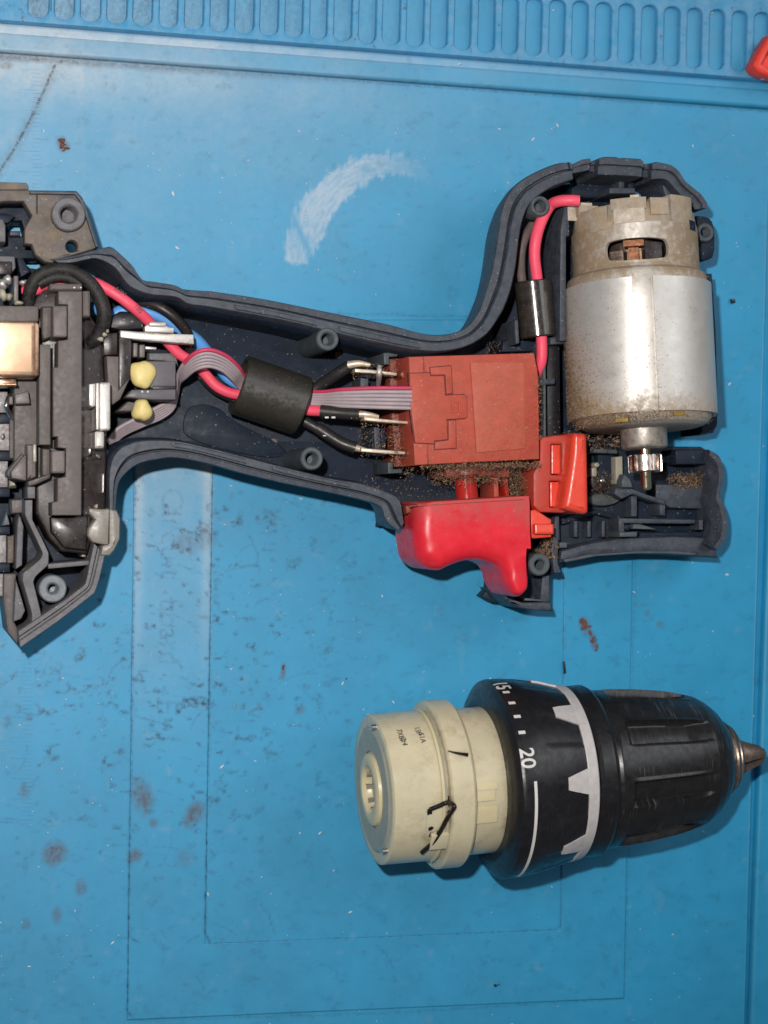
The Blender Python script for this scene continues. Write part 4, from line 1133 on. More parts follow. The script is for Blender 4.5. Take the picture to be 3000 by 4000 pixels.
for i, (x, y) in enumerate(((1262, 1700), (1322, 1736), (1350, 1748), (1368, 1752))):
    box("print_dash", x, y, x + 12, y + 4, 20.7 + i * .3, 20.2, m_prt, bw, .05)
for x in (1270, 1296, 1372):
    box("print_dash", x, 1627, x + 14, 1634, 24 + (x - 1270) * .012, 23.4, m_prt, rw, .05)
bl = thing("blue_wire", "wide sky blue wire passing under the red and black wires", "wire", tuple(P(760, 1320, 0)[:2]) + (8,))
tube("insulation", [(360, 1190, 17), (420, 1235, 15), (480, 1212, 15), (560, 1215, 16), (640, 1245, 16), (705, 1290, 15), (765, 1332, 14), (810, 1380, 13), (860, 1440, 13), (920, 1495, 14), (1100, 1550, 15), (1185, 1530, 18), (1236, 1508, 18)], [1.2, 1.3, 1.4, 1.5, 1.5, 1.6, 1.8, 1.6, 1.5, 1.4, 1.3, .9, .4], m_wblu, bl)
sl = thing("switch_lead", "short black sleeved lead rising to the uppermost switch terminal", "wire", tuple(P(1300, 1480, 0)[:2]) + (14,))
tube("heat_shrink", [(1180, 1550, 17), (1252, 1505, 19), (1310, 1465, 22), (1366, 1430, 24)], 1.45, m_wblk, sl)
tube("bare_strands", [(1360, 1426, 24.5), (1400, 1420, 25.5), (1446, 1426, 26)], [1.0, .8, .5], m_term, sl)

def sleeve(name, p0, p1, r, ri, m, label, cat, seg=56):
    fr = Frame(p0, p1)
    e = .35
    st = [(0, ri), (0, r - e), (e, r), (fr.L - e, r), (fr.L, r - e), (fr.L, ri), (0, ri)]
    t = thing(name, label, cat, tuple((fr.O + fr.a * fr.L / 2)[:2]) + (max(.5, (fr.O[2] - r)),))
    lathe("sleeve", st, fr, m, t, seg=seg, caps=(False, False), ang=30)
    return t
sleeve("cable_sleeve", P(930, 1501, 18), P(1180, 1587, 18), 7.25, 6.3, m_fer, "large matt black sleeve bundling the wires in the middle of the handle", "cable sleeve")
sleeve("cable_sleeve", P(2081, 1098, 21), P(2104, 1318, 21), 4.65, 3.8, m_fer2, "small glossy black sleeve on the red wire beside the motor", "cable sleeve")

# motor leads
mr = tube("motor_wire", [(2262, 785, 29), (2225, 783, 28.5), (2180, 787, 27), (2148, 805, 25), (2115, 862, 25), (2094, 930, 25.5), (2088, 1000, 25), (2098, 1090, 24), (2108, 1200, 22), (2116, 1330, 23.5), (2116, 1400, 23.5), (2106, 1450, 22), (2094, 1490, 18)],
          [1.4, 1.4, 1.4, 1.4, 1.45, 1.45, 1.4, 1.4, 1.4, 1.4, 1.35, 1.2, .7], m_wred, seg=16,
          top=("thick pink red wire looping from the motor cap down through the glossy sleeve", "wire", tuple(P(2100, 1000, 12))))
tube("motor_wire", [(2110, 850, 14), (2078, 880, 16), (2046, 940, 17), (2034, 1010, 17), (2040, 1100, 18), (2070, 1200, 18), (2080, 1300, 16)], 1.15, m_wgrd,
     top=("dusty dull grey wire beside the pink wire under the housing rim", "wire", tuple(P(2040, 1000, 10))))

# ------------------------------------------------------------------ trigger switch
sw = thing("trigger_switch", "brick red switch module with plunger, brass terminals and a red trigger", "switch", tuple(P(1850, 1650, 0)[:2]) + (6,))
ZW = 31.0
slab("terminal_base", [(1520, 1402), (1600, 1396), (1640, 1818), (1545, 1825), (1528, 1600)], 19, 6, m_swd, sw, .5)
slab("switch_body", [(1596, 1393), (2087, 1378), (2100, 1440), (2105, 1487), (2108, 1794), (1850, 1806), (1620, 1818), (1606, 1600)], ZW, 7, m_sw, sw, .45)
gz = ZW + .02
def groove(pts, w=5):
    pts = np.array(pts, float)
    for a, b in zip(pts[:-1], pts[1:]):
        d = (b - a) / np.linalg.norm(b - a); n = np.array([-d[1], d[0]]) * w / 2
        a2, b2 = a - d * w / 2, b + d * w / 2
        gv.append([tuple(a2 + n), tuple(b2 + n), tuple(b2 - n), tuple(a2 - n)])
# cover pieces: thin raised plates whose edges make the joint lines
COV = []
COV.append(([(1600, 1459), (1678, 1456), (1680, 1469), (1735, 1469), (1739, 1545), (1815, 1541), (1824, 1553), (1825, 1628), (1818, 1634), (1744, 1638), (1749, 1716), (1696, 1722), (1696, 1733), (1622, 1729), (1606, 1600)], ZW + .55))
COV.append(([(1681, 1436), (1762, 1429), (1768, 1536), (1744, 1539), (1740, 1463), (1684, 1464)], ZW + .35))
COV.append(([(1780, 1641), (1782, 1750), (1700, 1755), (1700, 1727), (1753, 1720), (1752, 1644)], ZW + .35))
for L, z in COV:
    slab("switch_cover", L, z, ZW - 1, m_sw, sw, .12)
    slab("cover_joint", L, ZW + .10, ZW - 1, m_joint, sw, .05, zp=z, grow=.20)  # gap shade and joint dirt drawn as a dark strip
slab("cover_latch", [rrect(1766, 1565, 1799, 1613, 3), rrect(1772, 1571, 1793, 1607, 2)], ZW + .8, ZW - .5, m_sw, sw, .1)
slab("rubbed_panel", [(1838, 1416), (1960, 1412), (2046, 1416), (2052, 1752), (1862, 1768)], ZW + .35, ZW - 1, m_sw2, sw, .15)
slab("corner_line", [(1652, 1393), (1657, 1393), (1659, 1456), (1654, 1457)], ZW + .15, ZW - .5, m_swd, sw, .05)
slab("corner_line", [(1668, 1735), (1673, 1735), (1675, 1812), (1670, 1812)], ZW + .15, ZW - .5, m_swd, sw, .05)
for L, z in (([(1387, 1440), (1450, 1444), (1551, 1456), (1550, 1468), (1448, 1458), (1387, 1454)], 27),
             ([(1423, 1628), (1500, 1637), (1598, 1646), (1597, 1656), (1500, 1650), (1423, 1642)], 27),
             ([(1411, 1750), (1500, 1757), (1612, 1766), (1612, 1776), (1500, 1772), (1411, 1764)], 24)):
    slab("terminal", L, z, z - 4.5, m_term, sw, .25)
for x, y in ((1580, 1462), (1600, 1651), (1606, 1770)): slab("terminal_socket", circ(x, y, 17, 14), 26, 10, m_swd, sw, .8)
tube("solder_post", [(1482, 1430, 27.5), (1481, 1460, 28), (1478, 1505, 24)], [.5, .75, .5], m_tin, sw)
pf0, pf1 = P(1813, 1820, 20), P(1827, 1965, 20)
fr = Frame(pf0, pf1)
lathe("plunger_collar", [(-3, 5.0), (2.2, 5.0), (2.9, 4.3), (2.9, 2)], fr, m_swd, sw, 40)
lathe("plunger", [(0, 2.75), (fr.L, 2.75)], fr, m_plg, sw, 40)
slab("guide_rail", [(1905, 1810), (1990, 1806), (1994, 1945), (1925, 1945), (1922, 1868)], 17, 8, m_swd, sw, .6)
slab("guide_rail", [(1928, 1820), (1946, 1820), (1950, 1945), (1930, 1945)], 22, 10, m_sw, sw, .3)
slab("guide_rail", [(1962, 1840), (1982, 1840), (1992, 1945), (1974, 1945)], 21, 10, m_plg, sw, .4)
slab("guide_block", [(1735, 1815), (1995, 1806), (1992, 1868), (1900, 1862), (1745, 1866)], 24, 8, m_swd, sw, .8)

def rounded(name, L, W, R0, zt, zb, m, parent, dustf=None, zp=None, steps=7, drop=0.0):
    """an outline with a broad round-over whose width follows the weight of each point"""
    W = np.array(W, float)
    Q = np.array([P(x, y, (zp or zt - R0) - drop * w)[:2] for (x, y), w in zip(L, W)])
    n = len(Q) * 6
    closed = np.vstack([Q, Q[:1]]); Wc = np.r_[W, W[:1]]
    d = np.r_[0, np.cumsum(np.linalg.norm(np.diff(closed, axis=0), axis=1))]
    Qs = np.vstack([Q[-2:], Q, Q[:3]])
    pts, ws = [], []
    for i in range(len(Q)):
        a, b, c, e = Qs[i + 1], Qs[i + 2], Qs[i + 3], Qs[i + 4]
        for k in range(6):
            t = k / 6
            cr = .5 * (2 * b + (c - a) * t + (2 * a - 5 * b + 4 * c - e) * t * t + (3 * b - a - 3 * c + e) * t ** 3)
            ln = b + (c - b) * t
            w = W[i] + (W[(i + 1) % len(Q)] - W[i]) * t
            pts.append(cr * min(1, w * 3) + ln * (1 - min(1, w * 3))); ws.append(w)
    pts, ws = np.array(pts), np.array(ws)
    nx = np.roll(pts, -1, 0) - np.roll(pts, 1, 0); nx = np.stack([-nx[:, 1], nx[:, 0]], -1); nx /= np.linalg.norm(nx, axis=1)[:, None] + 1e-9
    area = .5 * np.sum(pts[:, 0] * np.roll(pts[:, 1], -1) - np.roll(pts[:, 0], -1) * pts[:, 1])
    if area < 0: nx = -nx
    k = np.ones(9) / 9
    nx = np.stack([np.convolve(np.r_[nx[-4:, i], nx[:, i], nx[:4, i]], k, 'valid') for i in (0, 1)], -1)
    V = []
    prof = [(0, zb)] + [(R0 * (1 - math.cos(a)), zt - R0 + R0 * math.sin(a)) for a in np.linspace(0, math.pi / 2, steps)]
    for dd, z in prof:
        zz = np.full(len(ws), z)
        V += [(p[0], p[1], q) for p, q in zip(pts + nx * (dd * np.clip(ws, .04, 1))[:, None], zz)]
    N_ = len(pts); Fs = []
    for i in range(len(prof) - 1):
        for j in range(N_):
            j2 = (j + 1) % N_; Fs.append((i * N_ + j, i * N_ + j2, (i + 1) * N_ + j2, (i + 1) * N_ + j))
    Fs.append(tuple(range((len(prof) - 1) * N_, len(prof) * N_)))
    Fs.append(tuple(range(N_))[::-1])
    bm = bmesh.new(); vs = [bm.verts.new(v) for v in V]
    for f in Fs: bm.faces.new([vs[i] for i in f])
    bmesh.ops.recalc_face_normals(bm, faces=bm.faces)
    bmesh.ops.triangulate(bm, faces=[f for f in bm.faces if len(f.verts) > 4])
    bm.verts.index_update(); V = np.array([v.co[:] for v in bm.verts]); Fs = [[v.index for v in f.verts] for f in bm.faces]; bm.free()
    return mk(name, V, Fs, m, parent, ang=50, attrs={'dust': dustf(proj(V)) if dustf else np.zeros(len(V))})
TL = [(1590, 1962), (1683, 1957), (1880, 1945), (2060, 1936), (2066, 2040), (2069, 2144), (2050, 2146), (2049, 2210), (2048, 2264), (2039, 2301), (2009, 2328), (1979, 2319), (1942, 2276), (1918, 2240), (1876, 2206), (1840, 2190), (1810, 2183),
      (1775, 2183), (1738, 2191), (1689, 2210), (1659, 2222), (1611, 2213), (1574, 2178), (1563, 2130), (1560, 2078), (1568, 1990)]
TW = [.40, .06, .06, .06, .06, .06, .10, .16, .28, .34, .36, .36, .5, .7, 1, 1, 1, 1, 1, 1, 1, 1, 1, 1, .95, .9]
def tdust(px):
    X, Y = px[:, 0], px[:, 1]
    return np.clip(1.0 - (Y - 1950) / 165 + .25 * np.clip((X - 1900) / 150, 0, 1), 0, .9)
rounded("trigger", TL, TW, 4.4, 31.5, 13, m_trg, sw, tdust, zp=31, drop=15)
slab("trigger_seam", [(1600, 1976), (2046, 1950), (2046, 1953), (1600, 1979)], 31.56, 30, m_swd, sw, .02)
slab("trigger_cheek", [(2046, 1938), (2066, 1938), (2072, 2142), (2050, 2144)], 30.4, 8, m_sw, sw, .4)
slab("trigger_dust_lip", [(1583, 1975), (1620, 1966), (1640, 1972), (1615, 2000), (1588, 2010)], 26, 20, m_swd, sw, .8)

# direction lever
lv = thing("direction_lever", "orange red direction lever with two windows between the switch and motor", "lever", tuple(P(2190, 1850, 0)[:2]) + (10,))
slab("lever_body", [[(2111, 1709), (2170, 1700), (2232, 1698), (2232, 1990), (2200, 2004), (2110, 2000), (2084, 1975), (2084, 1850), (2110, 1800)], rrect(2153, 1735, 2196, 1855, 4), rrect(2148, 1879, 2190, 1982, 4)], 28, 16, m_lev2, lv, .5)
slab("lever_window", rrect(2155, 1737, 2190, 1852, 3), 26.2, 14, m_lev, lv, .3)
slab("lever_window", rrect(2150, 1882, 2184, 1980, 3), 26.2, 14, m_lev, lv, .3)
PL = [(2231, 1700), (2256, 1693), (2279, 1697), (2286, 1720), (2289, 1860), (2291, 1985), (2286, 2004), (2270, 2008), (2230, 1998), (2200, 1990), (2192, 1975), (2205, 1900), (2222, 1780)]
rounded("lever_paddle", PL, [.7, 1, 1, 1, .9, 1, 1, 1, .8, 1, 1, .9, .9], 1.7, 33, 12, m_lev, lv, zp=31, steps=5)
slab("lever_tail", [(2072, 1994), (2092, 1990), (2155, 2030), (2155, 2098), (2085, 2104), (2076, 2100)], 27, 10, m_lev, lv, .4)
slab("tail_block", rrect(2090, 2046, 2165, 2088, 5), 29, 12, m_lev, lv, .5)

# ------------------------------------------------------------------ motor
mo = thing("electric_motor", "dusty zinc electric motor with brass pinion shaft lying in the housing", "motor", tuple(P(2500, 1300, 0)[:2]) + (7,))
fm = Frame(P(2471, 790, 25.0), P(2524, 1880, 29.5))
if fm.b[0] < 0: fm.b = -fm.b
YC = {}
def Y(y, r=16.3):
    if (y, r) not in YC: YC[(y, r)] = fm.ts(y, r)
    return YC[(y, r)]
def mdust(t, ph):
    t1 = Y1650; left = np.clip(-math.sin(ph), 0, 1)
    v = .65 * math.exp(-((t1 - t) / 4.5) ** 2) + .8 * left ** 2 * np.clip((t - t1 + 26) / 26, 0, 1) + .45 * left ** 3.5 + .18
    return min(1, v)
Y1650 = Y(1615)
def mdust2(t, ph):
    return min(1, .74 + .35 * abs(math.sin(ph)) + .25 * math.exp(-((t - Y(1030)) / 2.0) ** 2) - .25 * math.exp(-((ph - .1) / .35) ** 2))
RC, RN = 17.25, 15.6
TE = fm.t_of(1678, 1)
# narrow rear section with its window: a fan of quads round a stadium hole
ta, tb_ = Y(866, 15.3), Y(1024, 15.3)
tc0, tc1 = Y(929, 15.3), Y(1016, 15.3)
HW = R_(29)
phc = R_(2)
def hole_pts(n):
    out = []
    hh = (tc1 - tc0) / 2; tm = (tc0 + tc1) / 2
    dphi = hh / RN
    for i in range(n):
        a = 2 * math.pi * i / n
        c, s = math.cos(a), math.sin(a)
        out.append((tm + hh * np.sign(s) * abs(s) ** .75, phc + (HW - dphi) * np.sign(c) * min(1, abs(c) * 1.6) + dphi * c))
    return out
n = 48
Hp = hole_pts(n)
rect = []
for i in range(n):
    a = 2 * math.pi * i / n
    c, s = math.cos(a), math.sin(a); k = 1 / max(abs(c), abs(s))
    rect.append(((ta + tb_) / 2 + (tb_ - ta) / 2 * s * k, phc + R_(50) * c * k))
V, Fs, D = [], [], []
rows = 6
for j in range(rows + 1):
    f = j / rows
    for h, q in zip(Hp, rect):
        t, ph = h[0] + (q[0] - h[0]) * f, h[1] + (q[1] - h[1]) * f
        V.append(fm.pt(t, ph, RN)); D.append(mdust2(t, ph))
b0 = len(V)
for h in Hp: V.append(fm.pt(h[0], h[1], RN - 1.1)); D.append(.5)
for j in range(rows):
    for i in range(n):
        i2 = (i + 1) % n; Fs.append((j * n + i, j * n + i2, (j + 1) * n + i2, (j + 1) * n + i))
for i in range(n):
    i2 = (i + 1) % n; Fs.append((i, i2, b0 + i2, b0 + i))
V, Fs = fixn(V, Fs)
mk("window_shell", V, Fs, m_zinc, mo, ang=30, attrs={'dust': D})
lathe("rear_shell", [(ta, RN), (tb_, RN)], fm, m_zinc, mo, 60, p0=phc + R_(50), p1=phc + R_(310), dust=mdust2, sub=6)
# rest of the can
cs = [(tb_, RN), (Y(1034), RN + .25), (Y(1046), RC - .25), (Y(1056), RC), (TE - 4.4, RC), (TE - 3, RC - .2), (TE - 1.8, RC - .7), (TE - .8, RC - 1.7), (TE - .2, RC - 3.2), (TE, RC - 5), (TE + .05, 3)]
lathe("can", cs, fm, m_zinc, mo, 96, dust=lambda t, ph: max(mdust(t, ph), (mdust2(t, ph) if t < Y(1075) else 0), (.5 + .3 * left_(ph) if t > Y(1650) else 0)), caps=(False, False), sub=5) if False else None
def left_(ph): return max(0.0, -math.sin(ph))
lathe("can", cs, fm, m_zinc, mo, 96, dust=lambda t, ph: max(mdust(t, ph), (mdust2(t, ph) if t < Y(1075) else 0), (.42 + .4 * left_(ph) if t > Y(1612) else 0)), caps=(False, False), sub=5)
RF = RC + 1.0
r0, r1 = Y(1080, 17.8), Y(1606, 17.8)
lathe("flux_ring", [(r0, RF), (r1, RF)], fm, m_ring, mo, 70, p0=R_(12.5), p1=R_(175), dust=mdust, thick=1.0, sub=14)
lathe("flux_ring", [(r0, RF), (r1, RF)], fm, m_ring, mo, 70, p0=R_(-175), p1=R_(-3.5), dust=mdust, thick=1.0, sub=14)
# what shows through the window
lathe("armature", [(Y(900), 8.5), (Y(1025), 8.5)], fm, m_jaw, mo, 24)
lathe("commutator", [(Y(960), 9.4), (Y(1024), 9.6)], fm, m_brz, mo, 30, rmod=lambda t, ph, r: r - (.5 if (ph * 30 / 6.283) % 2 < .4 else 0))
patch("brush_holder", fm, Y(930), Y(953), R_(-11), R_(9), 14.2, 12.6, m_brush, mo)
patch("brush_arm", fm, Y(955), Y(1012), R_(-7), R_(4), 12.6, 10.5, m_brush, mo)
patch("magnet_edge", fm, Y(940), Y(1020), R_(10), R_(28), 13.8, 9, m_brnd, mo)
patch("magnet_edge", fm, Y(966), Y(1020), R_(-27), R_(-12), 13.6, 9, m_jaw, mo)
# rear cap with its moulded blocks
cap_o = lathe("end_cap", [(Y(774), 3), (Y(772), 11.5), (Y(780), 13.6), (Y(800), 14.6), (Y(845), 15.0), (Y(866, 15.3), 15.25)], fm, m_mcap, mo, 72, caps=(True, False), rmod=lambda t, ph, r: r + .25 * math.sin(9 * ph + 1) * math.sin(5 * ph))
for t0, t1, a, b, rr, m in ((768, 812, -20, 12, 15.6, m_mcap), (758, 770, -2, 6, 15.4, m_mcap2), (811, 866, -17, 10, 15.9, m_mcap2), (756, 866, 36, 66, 15.5, m_mcap), (770, 835, 16, 34, 15.3, m_mcap),
                            (856, 884, -41, -18, 15.7, m_mcap), (790, 870, -70, -24, 15.3, m_mcap), (758, 800, -72, -58, 15.5, m_mcap), (846, 885, 60, 72, 15.7, m_in)):
    patch("cap_block", fm, Y(t0), Y(t1), R_(a), R_(b), rr, 10, m, cap_o)
patch("terminal_tag", fm, Y(742), Y(815), R_(-66), R_(-64.5), 17.6, 11, m_mcap2, cap_o, 2)
for yy, a in ((1636, -17), (1618, 30)):
    patch("vent_notch", fm, Y(yy - 7), Y(yy + 8), R_(a - 5), R_(a + 5), lambda t: RC + .12, 12, m_notch, mo)
# nose: bearing boss, pinion, shaft
lathe("bearing_boss", [(TE - 1, 5.7), (fm.t_of(1742, 1), 5.7), (fm.t_of(1750, 1), 5.4), (fm.t_of(1755, 1), 4.6), (fm.t_of(1755, 1), 1)], fm, m_boss2, mo, 48, caps=(False, False))
def gear(t, ph, r): return r - .75 * (1 if math.sin(14 * ph) < -.1 else 0)
lathe("pinion", [(Y(1772, 4), 1.4), (Y(1772, 4), 3.9), (Y(1775, 4), 4.15), (Y(1836, 4), 4.15), (Y(1840, 4), 3.9), (Y(1840, 4), 1.4)], fm, m_gear, mo, 192, rmod=lambda t, ph, r: gear(t, ph, r) if r > 2 else r, caps=(False, False))
lathe("shaft", [(TE, 1.3), (Y(1902, 1.3), 1.3), (Y(1910, 1.3), 1.1), (Y(1914, 1.3), .6)], fm, m_brs, mo, 24)

# ------------------------------------------------------------------ gearbox with chuck
ga = thing("gearbox_and_chuck", "cream gearbox with numbered black torque ring and black keyless chuck lying on the mat", "gearbox", tuple(P(2150, 3030, 0)[:2]) + (0,))
SLOPE = 1.0
g0 = P(1458, 3084, 24.9)
slope = math.tan(R_(SLOPE))
zt_ = 10.0
for _ in range(30):
    g1 = P(2985, 2946, zt_)
    zt_ = g0[2] - slope * np.linalg.norm((g1 - g0)[:2])
fg = Frame(g0, g1)
SHX = lambda x: x + float(np.interp(x, [1880, 1910, 2200, 2480, 2700], [0, -20, -45, -45, 0]))
S = lambda x, r: fg.st(SHX(x), r)
TC = {}
def T(x):
    if x not in TC: TC[x] = fg.t_of(SHX(x))
    return TC[x]
st = [S(1458, 292 * .52), S(1458, 282), S(1464, 292), S(1665, 293), S(1667, 318), S(1674, 327), S(1752, 327), S(1762, 318), S(1764, 284), S(1930, 284)]
def gdirt(t, ph):
    d = math.degrees(ph); d = (d + 180) % 360 - 180
    def g(x, a, sx, sa): return math.exp(-((t - T(x)) / sx) ** 2 - ((d - a) / sa) ** 2)
    v = .75 * g(1625, -24, 3.0, 14) + .6 * g(1600, -44, 2.4, 8) + .55 * g(1662, -14, 1.0, 9) + .35 * g(1720, 18, 3, 3) + .45 * g(1905, -20, 1.0, 60) + .30 * g(1660, 20, .7, 60) + .35 * g(1768, 0, .6, 70)
    nz = fbm(np.array([t / 4.5 + 50]), np.array([ph * 3.2 + 20]), 3, 3)[0]
    return min(.9, v + .10 + max(0, nz - .45) * 1.1)
lathe("gear_case", st, fg, m_nyl, ga, 96, caps=(False, False), sub=7, dust=gdirt)
lathe("hub", [S(1475, 80), S(1452, 84), S(1438, 96), S(1436, 108), S(1438, 128), S(1444, 140), S(1458, 144), S(1462, 158)], fg, m_nyl2, ga, 64, caps=(False, False))
lathe("hub_bore", [S(1520, 5), S(1520, 76), S(1500, 80), S(1450, 86)], fg, m_bore, ga, 144, caps=(False, False), rmod=lambda t, ph, r: r - (.8 if r > 2 and math.sin(9 * ph) > .45 else 0))
lathe("face_step", [S(1457, 150), S(1453, 152), S(1452, 236), S(1458, 246)], fg, m_nyld, ga, 72, caps=(False, False))
for ph, ex in ((62, 0), (-62, 0)):
    c0 = fg.pt(T(1440), R_(ph), 268 / scl(g0)); c1 = fg.pt(T(1480), R_(ph), 268 / scl(g0))
    V, Fs = tube_geo(np.array([c0, (c0 + c1) / 2, c1]), .68, 14); mk("steel_pin", V, Fs, m_pin, ga, ang=50)
rc = S(1700, 327)[1]; r3 = S(1850, 284)[1]; r2 = S(1560, 293)[1]
patch("flange_groove", fg, T(1652), T(1660), R_(-75), R_(75), r2 + .25, r2 - 1, m_nyld, ga, 40)
patch("flange_lip", fg, T(1640), T(1650), R_(-80), R_(80), r2 + .55, r2 - 1, m_nyl2, ga, 40)
for a0, a1, x0, x1, m in ((-8, -2, 1772, 1850, m_nyl2), (-34, -20, 1772, 1850, m_nyl2), (-16, -8, 1772, 1840, m_nyl2)):
    patch("case_lug", fg, T(x0), T(x1), R_(a0), R_(a1), r3 + .45, r3 - .8, m, ga)
patch("case_window", fg, T(1582), T(1660), R_(-36), R_(-15), r2 + .10, r2 - .8, m_nyl, ga)
patch("flange_end", fg, T(1600), T(1668), R_(-52), R_(-38), r2 + 1.2, r2 - .8, m_nyl, ga)
# greasy spring wire and hair
def gp(x, ph, lift=.5, R0=None): return fg.pt(T(x), R_(ph), (R0 or r2) + lift)
V, Fs = tube_geo(catmull([gp(1590, -18), gp(1620, -16, .7), gp(1655, -14, .8), gp(1668, -15, 1.2, rc), gp(1655, -25, .9), gp(1632, -36, .8), gp(1610, -46, .7), gp(1580, -58, .4)], 8), .55, 10)
mk("spring_wire", V, Fs, m_grs, ga, ang=60)
V, Fs = tube_geo(catmull([gp(1672, 21, .15, rc), gp(1700, 19, .25, rc), gp(1730, 17.5, .25, rc), gp(1742, 17, .2, rc)], 8), [.15, .28, .4, .5], 8)
mk("hair", V, Fs, m_grs, ga, ang=60)
for i, (x, ph, w) in enumerate(((1590, -20, .9), (1598, -34, .8), (1606, -40, .9), (1665, -13, 1.3), (1628, -38, .6), (1660, -22, .7))):
    c = gp(x, ph, .05); V = []; Fs = []
    q = 9
    for k in range(q):
        a = 2 * math.pi * k / q; V.append(fg.pt(T(x) + w * math.cos(a) * random.uniform(.6, 1.2), R_(ph) + w * math.sin(a) / r2 * random.uniform(.6, 1.3), r2 + .18))
    V.append(fg.pt(T(x), R_(ph), r2 + .3))
    for k in range(q): Fs.append((k, (k + 1) % q, q))
    V, Fs = fixn(V, Fs); mk("grease_spot", V, Fs, m_grs, ga, ang=60)
def wraptext(s, x0, x1, ph, rf, m, name, ext=.05, off=.0, centre=True, spacing=1.0, par=None):
    """text round the cylinder, reading down the picture, tops towards the nose"""
    V, Fs = text_geo(s, 10, .01, off, spacing)
    h = 6.9; t0, t1 = T(x0), T(x1); k = (t1 - t0) / h
    w = V[:, 0].max() + V[:, 0].min()
    VV = []
    for v in V:
        t = t0 + v[1] * k; r = rf(t)
        VV.append(fg.pt(t, R_(ph) - (v[0] - w / 2) * k / r, r + .06 + (ext if v[2] > 0 else 0)))
    return mk(name, VV, Fs, m, par or ga, ang=None)
for s, x0, ph in (("7XB7", 1555, 41), ("2:4", 1560, 35), ("13P", 1625, 44), ("S1A", 1632, 37)):
    wraptext(s, x0 - 40, x0 - 20, ph, lambda t: r2, m_ink, "faded_stamp")
# torque ring
RINGS = [S(1905, 285), S(1908, 318), S(1922, 362), S(1938, 384), S(1950, 388), S(1994, 387), S(2060, 380), S(2150, 363), S(2218, 344)]
rt = np.array([q[0] for q in RINGS]); rr_ = np.array([q[1] for q in RINGS])
ringr = lambda t: float(np.interp(t, rt, rr_))
def rmodr(t, ph, r):
    return r - (.25 if (T2030 < t and math.sin(8 * (ph - R_(15.5)) + 0) > .1) else 0)
T2030 = T(2040)
ring_o = lathe("torque_ring", RINGS, fg, m_chk, ga, 192, caps=(False, False), sub=3, rmod=rmodr)
lathe("ring_back", [S(1903, 200), S(1903, 286), S(1908, 318)], fg, m_chk, ga, 64, caps=(False, False))
lathe("silver_band", [S(2217, 338), S(2219, 345), S(2222, 346.5), S(2257, 340), S(2261, 336), S(2262, 300)], fg, m_sil, ga, 128, caps=(False, False))
for k in range(8):
    ph = -7 + 45 * k
    patch("pointer_mark", fg, T(2128), T(2220), (R_(ph - 3.6), R_(ph - 8.2)), (R_(ph + 3.6), R_(ph + 8.2)), lambda t: ringr(t) + .22, lambda t: ringr(t) - .6, m_sil, ring_o, 8)
wraptext("20", 1940, 1996, 9.5, ringr, m_prt, "printed_number", off=.16, par=ring_o)
wraptext("15", 1940, 1996, 64, ringr, m_prt, "printed_number", off=.16, par=ring_o)
for ph in (24.5, 35, 45.5, 56):
    patch("printed_tick", fg, T(1950), T(1978), R_(ph - 1.0), R_(ph + 1.0), lambda t: ringr(t) + .08, lambda t: ringr(t) - .3, m_prt, ring_o, 3)
patch("printed_line", fg, T(1981), T(1993), R_(-78), R_(-3.5), lambda t: ringr(t) + .08, lambda t: ringr(t) - .3, m_prt, ring_o, 44)
# chuck collar and fluted sleeve
lathe("chuck_collar", [S(2262, 300), S(2268, 304), S(2272, 322), S(2284, 333), S(2330, 334), S(2342, 326), S(2346, 312), S(2350, 312)], fg, m_chk, ga, 128, caps=(False, False))
KS = .94
SL = [S(2346, 311), S(2352, 322), S(2366, 328), S(2440, 324), S(2520, 315), S(2600, 300), S(2650, 288), S(2710, 268), S(2745, 244), S(2775, 214), S(2795, 186), S(2804, 170), S(2808, 160), S(2810, 120)]
SL = [(t, r * KS) for t, r in SL]
tA, tB = T(2405), T(2700)
def flute(t, ph, r):
    x = ((ph - R_(-20.5)) + R_(22.5)) % R_(45) - R_(22.5)
    u = min(1, max(0, (R_(9.2) - abs(x)) / R_(1.3)))
    v = min(1, max(0, (t - tA) / .7)) * min(1, max(0, (tB - t) / 7.0))
    return r - 1.7 * u * v + .28 * (1 if R_(9.2) < abs(x) < R_(11) else 0) * v
lathe("chuck_sleeve", SL, fg, m_slv, ga, 320, caps=(False, False), sub=8, rmod=flute, ang=40)
nose_o = lathe("chuck_nose", [S(2804, 146), S(2818, 142), S(2824, 146), S(2842, 126), S(2846, 128), S(2860, 108), S(2870, 88), S(2872, 50)], fg, m_jaw, ga, 64, caps=(False, False))
for k in range(3):
    a = R_(10 + 120 * k)
    V, Fs = [], []
    for (x, rin, rout) in ((2850, 4, 84), (2885, 4, 78), (2940, 4, 52), (2972, 3, 40), (2981, 2, 29)):
        t, ro = S(x, rout)
        for da, q in ((-52, .55), (-30, .92), (0, 1.0), (30, .92), (52, .55), (0, .06)):
            V.append(fg.pt(t, a + R_(da), ro * q))
    for i in range(4):
        for j in range(6):
            j2 = (j + 1) % 6; Fs.append((i * 6 + j, i * 6 + j2, (i + 1) * 6 + j2, (i + 1) * 6 + j))
    Fs.append(tuple(range(6))); Fs.append(tuple(range(24, 30)))
    V, Fs = fixn(V, Fs); mk("jaw", V, Fs, m_jaw, nose_o, ang=45)
# keep the lowest point on the mat
bpy.context.view_layer.update()
low = min((o.matrix_world @ v.co).z for o in ga.children if o.type == 'MESH' for v in o.data.vertices)
ga.location.z -= low - .0001

